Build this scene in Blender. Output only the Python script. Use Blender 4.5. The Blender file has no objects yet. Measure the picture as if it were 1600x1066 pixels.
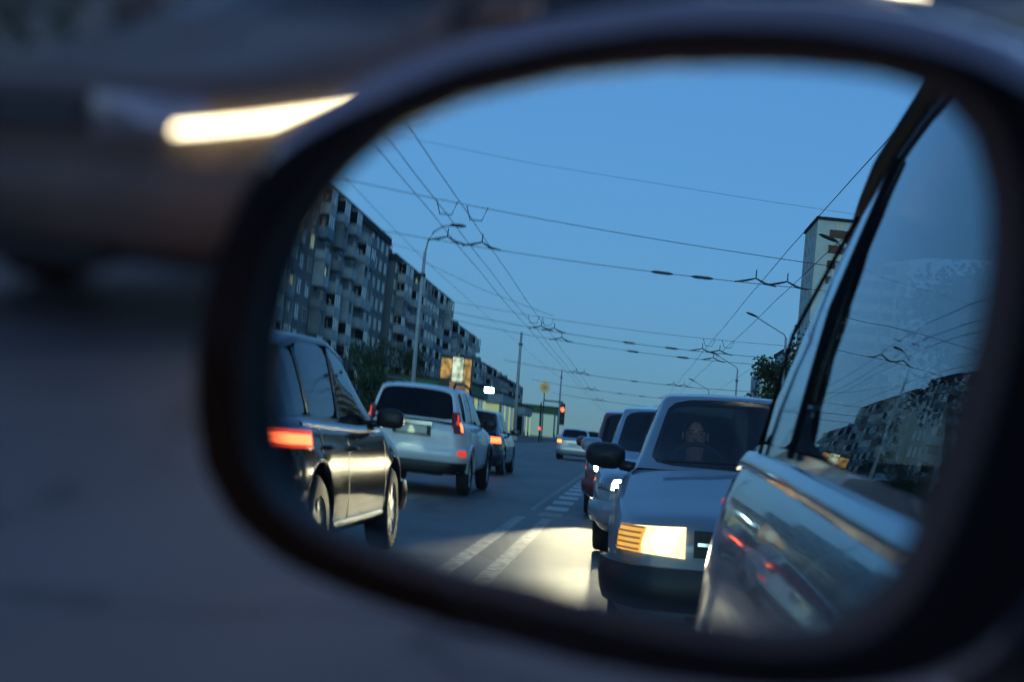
import bpy, bmesh, math, random
import numpy as np
from mathutils import Vector, Matrix
R = math.radians
scene = bpy.context.scene
COL = scene.collection
random.seed(7)

# ------------------------------------------------------------------ camera
cd = bpy.data.cameras.new('camera')
cam = bpy.data.objects.new('camera', cd)
COL.objects.link(cam)
cam.location = (0.41555, -0.45135, 1.18943)
cam.rotation_euler = (R(90 - 8.1), 0, R(45))
cd.sensor_width = 36.0
cd.lens = 96.37
cd.clip_start = 0.01
cd.clip_end = 6000
cd.dof.use_dof = True
cd.dof.focus_distance = 1.17
cd.dof.aperture_fstop = 6.6
scene.camera = cam

# ------------------------------------------------------------------ sky, sun, exposure
SUN_EL, SUN_ROT = R(0.6), R(0)          # the sun has set ahead of the car
world = bpy.data.worlds.new('World')
scene.world = world
world.use_nodes = True
wn = world.node_tree
wn.nodes.clear()
sky = wn.nodes.new('ShaderNodeTexSky')
sky.sky_type = 'NISHITA'
sky.sun_disc = False
sky.sun_elevation = SUN_EL
sky.sun_rotation = SUN_ROT
sky.air_density = 1.4
sky.dust_density = 0.0
sky.ozone_density = 4.3
tcw = wn.nodes.new('ShaderNodeTexCoord')
lift = wn.nodes.new('ShaderNodeVectorMath'); lift.operation = 'ADD'; lift.inputs[1].default_value = (0, 0, 0.13)
nrm = wn.nodes.new('ShaderNodeVectorMath'); nrm.operation = 'NORMALIZE'
wn.links.new(tcw.outputs['Generated'], lift.inputs[0]); wn.links.new(lift.outputs[0], nrm.inputs[0]); wn.links.new(nrm.outputs[0], sky.inputs[0])
bg = wn.nodes.new('ShaderNodeBackground')
bg.inputs['Strength'].default_value = 0.15
wo = wn.nodes.new('ShaderNodeOutputWorld')
hsv = wn.nodes.new('ShaderNodeHueSaturation'); hsv.inputs['Saturation'].default_value = 0.86
wn.links.new(sky.outputs[0], hsv.inputs['Color']); wn.links.new(hsv.outputs[0], bg.inputs['Color'])
wn.links.new(bg.outputs[0], wo.inputs['Surface'])
sd = bpy.data.lights.new('sun', 'SUN')
sd.energy = 0.08          # what is left of the afterglow ahead of the car
sd.angle = R(30)
sd.color = (1.0, 0.88, 0.74)
sun = bpy.data.objects.new('sun', sd)
COL.objects.link(sun)
sun.rotation_euler = (R(-82), 0, 0)
scene.view_settings.view_transform = 'Standard'
scene.view_settings.look = 'None'
scene.view_settings.gamma = 1.0
scene.view_settings.use_curve_mapping = False
scene.view_settings.exposure = 4.15
scene.render.engine = 'CYCLES'
scene.cycles.use_denoising = True
scene.cycles.caustics_reflective = False
scene.cycles.caustics_refractive = False
scene.cycles.blur_glossy = 0.3
scene.cycles.max_bounces = 10
scene.cycles.glossy_bounces = 6
scene.cycles.transparent_max_bounces = 12
scene.cycles.sample_clamp_indirect = 1.0
scene.cycles.sample_clamp_direct = 0.0
EX = 2.0 ** -3.3        # emissions below are written as seen values and scaled back by the exposure
W_ = EX                 # lamp energy scale

# ------------------------------------------------------------------ materials
MATS = {}
def mat(name, col, rough=0.5, metal=0.0, coat=0.0, emit=None, es=0.0, var=0.0, vscale=3.0, bump=0.0, bscale=60.0, spec=0.5, col2=None):
    if name in MATS:
        return MATS[name]
    m = bpy.data.materials.new(name)
    m.use_nodes = True
    nt = m.node_tree
    b = nt.nodes['Principled BSDF']
    b.inputs['Base Color'].default_value = (*col, 1)
    b.inputs['Roughness'].default_value = rough
    b.inputs['Metallic'].default_value = metal
    b.inputs['Coat Weight'].default_value = coat
    b.inputs['Coat Roughness'].default_value = 0.03
    b.inputs['Specular IOR Level'].default_value = spec
    if emit:
        b.inputs['Emission Color'].default_value = (*emit, 1)
        b.inputs['Emission Strength'].default_value = es * EX
    if var or col2:
        tc = nt.nodes.new('ShaderNodeTexCoord')
        nz = nt.nodes.new('ShaderNodeTexNoise')
        nz.inputs['Scale'].default_value = vscale
        nz.inputs['Detail'].default_value = 6
        cr = nt.nodes.new('ShaderNodeValToRGB')
        c2 = col2 or tuple(min(1, c * (1 + var)) for c in col)
        c1 = col if col2 else tuple(c * (1 - var) for c in col)
        cr.color_ramp.elements[0].position = 0.3
        cr.color_ramp.elements[1].position = 0.7
        cr.color_ramp.elements[0].color = (*c1, 1)
        cr.color_ramp.elements[1].color = (*c2, 1)
        nt.links.new(tc.outputs['Object'], nz.inputs['Vector'])
        nt.links.new(nz.outputs['Fac'], cr.inputs['Fac'])
        nt.links.new(cr.outputs['Color'], b.inputs['Base Color'])
    if bump:
        tc = nt.nodes.new('ShaderNodeTexCoord')
        nz = nt.nodes.new('ShaderNodeTexNoise')
        nz.inputs['Scale'].default_value = bscale
        nz.inputs['Detail'].default_value = 4
        bp = nt.nodes.new('ShaderNodeBump')
        bp.inputs['Strength'].default_value = bump
        bp.inputs['Distance'].default_value = 0.02
        nt.links.new(tc.outputs['Object'], nz.inputs['Vector'])
        nt.links.new(nz.outputs['Fac'], bp.inputs['Height'])
        nt.links.new(bp.outputs['Normal'], b.inputs['Normal'])
    MATS[name] = m
    return m

def glass_mat(name, tint, ior=1.55):
    m = bpy.data.materials.new(name)
    m.use_nodes = True
    nt = m.node_tree
    nt.nodes.clear()
    o = nt.nodes.new('ShaderNodeOutputMaterial')
    mx = nt.nodes.new('ShaderNodeMixShader')
    # Schlick reflectance, the same from both sides of a thin pane
    lw = nt.nodes.new('ShaderNodeLayerWeight')
    pw = nt.nodes.new('ShaderNodeMath'); pw.operation = 'POWER'; pw.inputs[1].default_value = 5.0
    nt.links.new(lw.outputs['Facing'], pw.inputs[0])
    f0 = ((ior-1)/(ior+1))**2
    fr = nt.nodes.new('ShaderNodeMath'); fr.operation = 'MULTIPLY_ADD'; fr.inputs[1].default_value = 1-f0; fr.inputs[2].default_value = f0
    nt.links.new(pw.outputs[0], fr.inputs[0])
    tr = nt.nodes.new('ShaderNodeBsdfTransparent')
    tr.inputs['Color'].default_value = (*tint, 1)
    gl = nt.nodes.new('ShaderNodeBsdfGlossy')
    gl.inputs['Roughness'].default_value = 0.0
    nt.links.new(fr.outputs[0], mx.inputs[0])
    nt.links.new(tr.outputs[0], mx.inputs[1])
    nt.links.new(gl.outputs[0], mx.inputs[2])
    nt.links.new(mx.outputs[0], o.inputs['Surface'])
    MATS[name] = m
    return m

def paint(name, col, metal=0.0, rough=0.32, coat=1.0):
    return mat(name, col, rough=rough, metal=metal, coat=coat, var=0.05, vscale=1.3)

M_BLACKPL = mat('black plastic', (0.012, 0.012, 0.013), rough=0.45, bump=0.08, bscale=900)
M_RUBBER = mat('tyre rubber', (0.014, 0.014, 0.015), rough=0.8, var=0.3, vscale=9)
M_SEAL = mat('window rubber', (0.008, 0.008, 0.009), rough=0.85, spec=0.1)
M_RIM = mat('rim alloy', (0.42, 0.43, 0.45), rough=0.3, metal=0.9)
M_CHROME = mat('chrome', (0.7, 0.71, 0.73), rough=0.12, metal=1.0)
M_INT = mat('car interior', (0.016, 0.016, 0.018), rough=0.85, var=0.2)
M_PLATE = mat('number plate', (0.68, 0.66, 0.58), rough=0.4, var=0.12, vscale=30, emit=(1.0, 0.86, 0.55), es=0.0)
M_PLATELIT = mat('number plate lit', (0.72, 0.68, 0.52), rough=0.4, var=0.1, vscale=40)
M_LENSR = mat('red lens', (0.25, 0.008, 0.006), rough=0.12, coat=1)
M_LENSW = mat('clear lamp lens', (0.35, 0.35, 0.36), rough=0.08, metal=0.6, coat=1)
M_LENSA = mat('amber lens', (0.6, 0.16, 0.02), rough=0.15, coat=1, emit=(1.0, 0.30, 0.05), es=2.6)
M_LENSLIT = mat('glowing lamp lens', (0.35, 0.35, 0.36), rough=0.1, metal=0.4, emit=(1.0, 0.47, 0.22), es=4.5)
G_CAR = glass_mat('car glass', (0.30, 0.32, 0.33), 1.6)
G_DARK = glass_mat('tinted car glass', (0.05, 0.05, 0.055), 1.5)
G_OWN = glass_mat('door glass', (0.50, 0.515, 0.52), 2.5)
G_SKYR = glass_mat('dark reflecting glass', (0.10, 0.105, 0.11), 2.0)
G_WIND = glass_mat('windscreen glass', (0.62, 0.62, 0.63), 1.5)
G_CLEAR = glass_mat('clear car glass', (0.86, 0.88, 0.88), 1.4)
M_AMBD = mat('amber lens rib', (0.35, 0.09, 0.015), rough=0.2, emit=(1.0, 0.28, 0.04), es=0.7)
def lampmat(name, col, es, mottle=0.0):
    new = name not in MATS
    m = mat(name, (0.02, 0.02, 0.02), rough=0.3, emit=col, es=es)
    if mottle and new:          # printed panel lit from inside: the print varies what comes through
        nt = m.node_tree; b = nt.nodes['Principled BSDF']
        tc = nt.nodes.new('ShaderNodeTexCoord'); nz = nt.nodes.new('ShaderNodeTexNoise')
        nz.inputs['Scale'].default_value = 2.2; nz.inputs['Detail'].default_value = 5
        mr = nt.nodes.new('ShaderNodeMapRange'); mr.inputs[1].default_value = 0.35; mr.inputs[2].default_value = 0.65
        mr.inputs[3].default_value = es*EX*(1-mottle); mr.inputs[4].default_value = es*EX*(1+mottle)
        nt.links.new(tc.outputs['Object'], nz.inputs['Vector']); nt.links.new(nz.outputs['Fac'], mr.inputs[0]); nt.links.new(mr.outputs[0], b.inputs['Emission Strength'])
    return m
L_RED = lampmat('tail lamp red glow', (1.0, 0.035, 0.012), 2.2)
L_HOT = lampmat('tail lamp filament glow', (1.0, 0.075, 0.02), 13.0)
L_HEAD = lampmat('headlamp glow', (1.0, 0.52, 0.30), 30.0)
L_WHITE = lampmat('white led glow', (0.85, 0.9, 1.0), 20.0)

# ------------------------------------------------------------------ mesh helpers
def link(o, parent=None):
    COL.objects.link(o)
    if parent is not None:
        o.parent = parent
    return o
def tag(o, label=None, cat=None, group=None, kind=None):
    if label: o['label'] = label
    if cat: o['category'] = cat
    if group: o['group'] = group
    if kind: o['kind'] = kind
    return o
def empty(name, loc=(0, 0, 0), rz=0.0):
    o = bpy.data.objects.new(name, None)
    o.empty_display_size = 0.2
    link(o)
    o.location = loc
    o.rotation_euler = (0, 0, rz)
    return o
class MB:
    def __init__(s):
        s.v = []; s.f = []
    def add(s, vs, fs):
        n = len(s.v)
        s.v += [tuple(p) for p in vs]
        s.f += [tuple(i + n for i in f) for f in fs]
        return s
    def box(s, x0, x1, y0, y1, z0, z1):
        return s.add([(x0,y0,z0),(x1,y0,z0),(x1,y1,z0),(x0,y1,z0),(x0,y0,z1),(x1,y0,z1),(x1,y1,z1),(x0,y1,z1)],
                     [(0,3,2,1),(4,5,6,7),(0,1,5,4),(1,2,6,5),(2,3,7,6),(3,0,4,7)])
    def tube(s, pts, r, n=6, cap=True):
        pts = [Vector(p) for p in pts]
        rs = r if isinstance(r, (list, tuple)) else [r] * len(pts)
        vs = []
        for i, p in enumerate(pts):
            a = pts[max(i-1, 0)]; b = pts[min(i+1, len(pts)-1)]
            d = (b - a).normalized()
            up = Vector((0, 0, 1)) if abs(d.z) < 0.9 else Vector((1, 0, 0))
            e1 = d.cross(up).normalized(); e2 = d.cross(e1)
            for k in range(n):
                t = 2 * math.pi * k / n
                vs.append(p + (e1 * math.cos(t) + e2 * math.sin(t)) * rs[i])
        fs = []
        for i in range(len(pts) - 1):
            for k in range(n):
                fs.append((i*n+k, i*n+(k+1) % n, (i+1)*n+(k+1) % n, (i+1)*n+k))
        if cap:
            fs.append(tuple(range(n))[::-1]); fs.append(tuple((len(pts)-1)*n+k for k in range(n)))
        return s.add(vs, fs)
    def grid(s, rows, close=False):
        n = len(rows[0]); vs = [p for r in rows for p in r]; fs = []
        for i in range(len(rows)-1):
            for k in range(n if close else n-1):
                fs.append((i*n+k, i*n+(k+1) % n, (i+1)*n+(k+1) % n, (i+1)*n+k))
        return s.add(vs, fs)
    def lathe(s, prof, axis='x', n=20, c=(0, 0, 0)):
        rows = []
        for (a, r) in prof:
            row = []
            for k in range(n):
                t = 2*math.pi*k/n
                q = (a, r*math.cos(t), r*math.sin(t)) if axis == 'x' else ((r*math.cos(t), r*math.sin(t), a) if axis == 'z' else (r*math.cos(t), a, r*math.sin(t)))
                row.append((q[0]+c[0], q[1]+c[1], q[2]+c[2]))
            rows.append(row)
        return s.grid(rows, close=True)
    def mesh(s, name, m, smooth=False):
        me = bpy.data.meshes.new(name)
        me.from_pydata(s.v, [], s.f)
        bm = bmesh.new(); bm.from_mesh(me)
        bmesh.ops.recalc_face_normals(bm, faces=bm.faces)
        bm.to_mesh(me); bm.free()
        if m: me.materials.append(m)
        if smooth:
            me.polygons.foreach_set('use_smooth', [True]*len(me.polygons))
        return me
    def build(s, name, m, parent=None, smooth=False, sub=0, bevel=0.0):
        o = bpy.data.objects.new(name, s.mesh(name, m, smooth))
        link(o, parent)
        if bevel:
            md = o.modifiers.new('bevel', 'BEVEL'); md.width = bevel; md.segments = 2; md.limit_method = 'ANGLE'
        if sub:
            md = o.modifiers.new('sub', 'SUBSURF'); md.levels = sub; md.render_levels = sub
        return o
def put(name, me, parent, loc=(0, 0, 0), rot=(0, 0, 0), sc=(1, 1, 1)):
    o = bpy.data.objects.new(name, me)
    link(o, parent); o.location = loc; o.rotation_euler = rot; o.scale = sc
    return o

# ------------------------------------------------------------------ setting: ground, road, pavements
XL, XR = -10.9, 9.6
def asphalt():
    m = bpy.data.materials.new('asphalt'); m.use_nodes = True
    nt = m.node_tree; b = nt.nodes['Principled BSDF']
    tc = nt.nodes.new('ShaderNodeTexCoord')
    n1 = nt.nodes.new('ShaderNodeTexNoise'); n1.inputs['Scale'].default_value = 0.6; n1.inputs['Detail'].default_value = 8
    n2 = nt.nodes.new('ShaderNodeTexNoise'); n2.inputs['Scale'].default_value = 140; n2.inputs['Detail'].default_value = 3
    mp = nt.nodes.new('ShaderNodeMapping'); mp.inputs['Scale'].default_value = (1.2, 0.06, 1)
    n3 = nt.nodes.new('ShaderNodeTexNoise'); n3.inputs['Scale'].default_value = 1.0; n3.inputs['Detail'].default_value = 3
    nt.links.new(tc.outputs['Object'], n1.inputs['Vector']); nt.links.new(tc.outputs['Object'], n2.inputs['Vector'])
    nt.links.new(tc.outputs['Object'], mp.inputs['Vector']); nt.links.new(mp.outputs[0], n3.inputs['Vector'])
    a = nt.nodes.new('ShaderNodeMath'); a.operation = 'MULTIPLY_ADD'; a.inputs[1].default_value = 0.5
    a2 = nt.nodes.new('ShaderNodeMath'); a2.operation = 'MULTIPLY_ADD'; a2.inputs[1].default_value = 0.35
    nt.links.new(n1.outputs[0], a.inputs[0]); nt.links.new(n2.outputs[0], a2.inputs[0]); 
    mu = nt.nodes.new('ShaderNodeMath'); mu.operation = 'MULTIPLY'; mu.inputs[1].default_value = 0.35
    nt.links.new(n3.outputs[0], mu.inputs[0]); nt.links.new(mu.outputs[0], a2.inputs[2]); nt.links.new(a2.outputs[0], a.inputs[2])
    cr = nt.nodes.new('ShaderNodeValToRGB')
    cr.color_ramp.elements[0].position = 0.40; cr.color_ramp.elements[0].color = (0.052, 0.050, 0.047, 1)
    cr.color_ramp.elements[1].position = 0.75; cr.color_ramp.elements[1].color = (0.160, 0.152, 0.140, 1)
    nt.links.new(a.outputs[0], cr.inputs[0])
    # cracks and darker mended patches
    vo = nt.nodes.new('ShaderNodeTexVoronoi'); vo.feature = 'DISTANCE_TO_EDGE'; vo.inputs['Scale'].default_value = 0.55
    dn = nt.nodes.new('ShaderNodeTexNoise'); dn.inputs['Scale'].default_value = 1.6; dn.inputs['Detail'].default_value = 5
    va = nt.nodes.new('ShaderNodeVectorMath'); va.operation = 'MULTIPLY_ADD'; va.inputs[1].default_value = (0.9, 0.9, 0.0)
    nt.links.new(tc.outputs['Object'], dn.inputs['Vector']); nt.links.new(dn.outputs['Color'], va.inputs[0]); nt.links.new(tc.outputs['Object'], va.inputs[2]); nt.links.new(va.outputs[0], vo.inputs['Vector'])
    ck = nt.nodes.new('ShaderNodeMapRange'); ck.inputs[1].default_value = 0.004; ck.inputs[2].default_value = 0.02; ck.inputs[3].default_value = 0.45; ck.inputs[4].default_value = 1.0
    nt.links.new(vo.outputs['Distance'], ck.inputs[0])
    vp = nt.nodes.new('ShaderNodeTexVoronoi'); vp.inputs['Scale'].default_value = 0.22
    pr = nt.nodes.new('ShaderNodeMapRange'); pr.inputs[3].default_value = 0.78; pr.inputs[4].default_value = 1.15
    sp = nt.nodes.new('ShaderNodeSeparateColor')
    nt.links.new(va.outputs[0], vp.inputs['Vector']); nt.links.new(vp.outputs['Color'], sp.inputs[0]); nt.links.new(sp.outputs[0], pr.inputs[0])
    m1 = nt.nodes.new('ShaderNodeMath'); m1.operation = 'MULTIPLY'; nt.links.new(ck.outputs[0], m1.inputs[0]); nt.links.new(pr.outputs[0], m1.inputs[1])
    vm = nt.nodes.new('ShaderNodeVectorMath'); vm.operation = 'SCALE'; nt.links.new(cr.outputs[0], vm.inputs[0]); nt.links.new(m1.outputs[0], vm.inputs['Scale'])
    nt.links.new(vm.outputs[0], b.inputs['Base Color'])
    bp = nt.nodes.new('ShaderNodeBump'); bp.inputs['Strength'].default_value = 0.5; bp.inputs['Distance'].default_value = 0.006
    nt.links.new(n2.outputs[0], bp.inputs['Height']); nt.links.new(bp.outputs[0], b.inputs['Normal'])
    b.inputs['Roughness'].default_value = 0.52
    return m
M_ASPH = asphalt()
M_GROUND = mat('dry ground', (0.05, 0.05, 0.038), rough=0.95, col2=(0.09, 0.08, 0.06), vscale=0.4, bump=0.3, bscale=4)
M_PAVE = mat('pavement slabs', (0.16, 0.155, 0.15), rough=0.85, var=0.25, vscale=1.5)
M_KERB = mat('kerb stone', (0.24, 0.235, 0.225), rough=0.85, var=0.2, vscale=4)
M_LINE = mat('road paint', (0.10, 0.10, 0.095), rough=0.7, col2=(0.55, 0.54, 0.51), vscale=9)
tag(MB().grid([[(-2600, -2600, -0.02), (2600, -2600, -0.02)], [(-2600, 2600, -0.02), (2600, 2600, -0.02)]]).build('ground', M_GROUND), kind='structure')
tag(MB().grid([[(XL, -900, 0), (XR, -900, 0)], [(XL, 200, 0), (XR, 200, 0)]]).build('road', M_ASPH), kind='structure')
for nm, x0, x1 in (('pavement_left', XL-4.2, XL-0.16), ('pavement_right', XR+0.16, XR+4.0)):
    tag(MB().box(x0, x1, -900, 200, -0.05, 0.13).build(nm, M_PAVE), kind='structure')
KB = MB().box(-0.08, 0.08, -0.496, 0.496, -0.05, 0.15)
kbm = KB.mesh('kerb_stone', M_KERB)
for nm, x in (('kerb_left', XL-0.08), ('kerb_right', XR+0.08)):
    k = tag(MB().box(x-0.07, x+0.07, -900, 200, -0.06, 0.138).build(nm, M_KERB), kind='structure')
    for i in range(70):
        put('kerb_stone', kbm, k, (x, -26 - i, 0.0))
# painted markings: a double solid line, then a broken line
mk = tag(MB().box(-1.50, -1.36, -17.2, 60, -0.01, 0.004).build('centre_line', M_LINE), kind='structure')
mk = tag(MB().box(-1.14, -1.00, -17.2, 60, -0.01, 0.004).build('centre_line', M_LINE), kind='structure')
bl = tag(MB().box(-1.46, -1.38, -90, -19.0, -0.01, 0.003).build('lane_edge_line', M_LINE), kind='structure')
M_LINE2 = mat('fresh road paint', (0.45, 0.44, 0.42), rough=0.6, col2=(0.8, 0.79, 0.75), vscale=5)
dm = MB().box(-0.17, 0.17, -0.5, 0.5, -0.01, 0.004).mesh('dash', M_LINE2)
dr = tag(MB().box(-1.24, -0.92, -18.6, -17.9, -0.01, 0.004).build('broken_line', M_LINE), kind='structure')
for i in range(34):
    put('dash', dm, dr, (-1.08, -19.9 - i*1.9, 0))
for x in (-5.9, 5.1):
    r_ = tag(MB().box(x-0.06, x+0.06, -30, -27, -0.01, 0.004).build('lane_line', M_LINE), kind='structure')
    lm = MB().box(-0.06, 0.06, -1.5, 1.5, -0.01, 0.004).mesh('dash', M_LINE)
    for i in list(range(1, 18)):
        put('dash', lm, r_, (x, -28.5 - 8*i, 0))

# ------------------------------------------------------------------ side mirror
MC = Vector((0, 0, 1.1))
MN = Vector((0.35523533, -0.92802403, 0.11215726)); MU = Vector((0.93074378, 0.362281, 0.04968382)); MV = Vector((-0.08674023, 0.08674023, 0.99244761))
GLASS = [93.4, 95.3, 96.8, 93.5, 85.0, 76.1, 69.5, 65.1, 61.3, 59.3, 58.7, 58.1, 58.6, 60.5, 62.9, 66.7, 71.6, 76.1, 78.5, 78.4, 77.3, 76.3, 76.3, 77.7, 80.0, 83.0, 86.6, 90.3, 92.5, 91.0, 85.2, 78.3, 72.9, 68.9, 65.9, 64.4, 63.3, 63.3, 64.4, 65.6, 67.9, 71.0, 74.4, 78.3, 82.2, 85.7, 89.1, 91.8]
LIP = [94.0, 95.9, 96.8, 94.4, 87.7, 79.6, 73.5, 68.4, 64.8, 63.2, 62.0, 61.6, 62.9, 64.6, 67.3, 71.4, 76.3, 81.6, 85.4, 86.3, 85.4, 85.0, 85.4, 86.6, 88.8, 91.7, 95.1, 98.3, 99.7, 96.8, 90.6, 84.1, 78.6, 74.5, 71.4, 69.5, 68.0, 67.8, 68.3, 69.3, 71.4, 73.9, 77.0, 80.5, 83.9, 87.2, 89.9, 92.0]
SHELL = [112.1, 113.8, 114.4, 111.1, 103.5, 94.7, 87.4, 81.7, 77.9, 75.1, 73.8, 73.9, 74.6, 76.6, 79.4, 83.6, 89.1, 95.4, 102.0, 107.7, 110.7, 111.0, 111.5, 112.3, 113.7, 115.7, 117.7, 118.5, 116.4, 110.8, 103.6, 96.9, 91.3, 86.5, 83.3, 81.1, 79.4, 79.1, 79.6, 81.5, 84.5, 87.9, 92.2, 96.9, 101.6, 105.3, 107.9, 110.2]
for i_ in range(48):       # a little more glass towards the outer end
    d_ = min(i_, 48-i_)/9
    if d_ < 1: GLASS[i_] += 2.6*(1-d_*d_); LIP[i_] += 2.6*(1-d_*d_); SHELL[i_] += 0.8*(1-d_*d_)
def ring(tab, k, w, n=96, add=0.0):
    out = []
    for i in range(n):
        th = -math.pi + 2*math.pi*i/n
        f = i*48/n; a = int(f) % 48; b = (a+1) % 48; t = f-int(f)
        t2 = t*t*(3-2*t)*0.3 + t*0.7
        r = (tab[a]*(1-t2)+tab[b]*t2)/1000*k + add
        out.append((r*math.cos(th), r*math.sin(th), w))
    return out
def tow(p):
    return MC + MU*p[0] + MV*p[1] + MN*p[2]
sm = tag(empty('side_mirror', (0.0, 0, 0)), 'dark door mirror with a convex glass reflecting the evening street', 'mirror')
M_MIRROR = mat('mirror silvering', (0.47, 0.84, 0.88), rough=0.0, metal=1.0)
RM = 1.2
mb = MB(); rows = []
for j in range(0, 41):
    k = max(j/40, 0.0005)*1.004
    row = []
    for p in ring(GLASS, k, 0):
        row.append(tow((p[0], p[1], math.sqrt(RM*RM-p[0]**2-p[1]**2)-RM)))
    rows.append(row)
mb.grid(rows, close=True)
gl = mb.build('mirror_glass', M_MIRROR, sm, smooth=True)
M_BEZ = mat('mirror bezel plastic', (0.05, 0.043, 0.036), rough=0.5, bump=0.05, bscale=700)
M_SHELL = mat('mirror shell paint', (0.16, 0.20, 0.25), rough=0.18, coat=1.0)
mb = MB()
mb.grid([[tow(p) for p in q] for q in (ring(GLASS, 1.004, -0.006), ring(GLASS, 0.997, 0.0005), ring(LIP, 0.99, 0.0025), ring(LIP, 1.0, 0.004))], close=True)
mb.build('bezel', M_BEZ, sm, smooth=True)
mb = MB()
rim = []
def reach(i):           # how far the black rim reaches outwards: less along the top, where the painted shell shows
    th = -math.pi + 2*math.pi*i/96
    t = min(1.0, max(0.0, (math.sin(th)-0.35)/0.4)); t = t*t*(3-2*t)
    return 1.0 - 0.62*t
for f_, w in ((0.0, 0.0041), (0.35, 0.0058), (0.75, 0.0050), (1.0, 0.0036)):
    q1 = ring(LIP, 1.0, w); q2 = ring(SHELL, 0.965, w)
    rim.append([tow((p[0]*(1-f_*reach(i))+q[0]*f_*reach(i), p[1]*(1-f_*reach(i))+q[1]*f_*reach(i), w)) for i, (p, q) in enumerate(zip(q1, q2))])
mb.grid(rim, close=True)
mb.build('rim', mat('mirror rim plastic', (0.003, 0.003, 0.003), rough=0.7, spec=0.03), sm, smooth=True)
mb = MB(); rows = []
q1 = ring(LIP, 1.0, 0); q2 = ring(SHELL, 0.965, 0)
rows.append([tow((p[0]*(1-reach(i))+q[0]*reach(i), p[1]*(1-reach(i))+q[1]*reach(i), 0.0034)) for i, (p, q) in enumerate(zip(q1, q2))])
for k, w in ((0.972, 0.001), (0.988, -0.006), (1.0, -0.014), (0.99, -0.032), (0.93, -0.055), (0.80, -0.078), (0.58, -0.095), (0.30, -0.104), (0.01, -0.107)):
    rows.append([tow(p) for p in ring(SHELL, k, w)])
mb.grid(rows, close=True)
mb.build('housing', M_SHELL, sm, smooth=True)
mb = MB()
mb.tube([(0.05, 0.075, 1.045), (0.13, 0.10, 1.025), (0.22, 0.12, 1.01), (0.31, 0.13, 1.0)], [0.03, 0.034, 0.04, 0.05], n=14)
mb.build('mount_arm', M_BLACKPL, sm, smooth=True)

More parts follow.
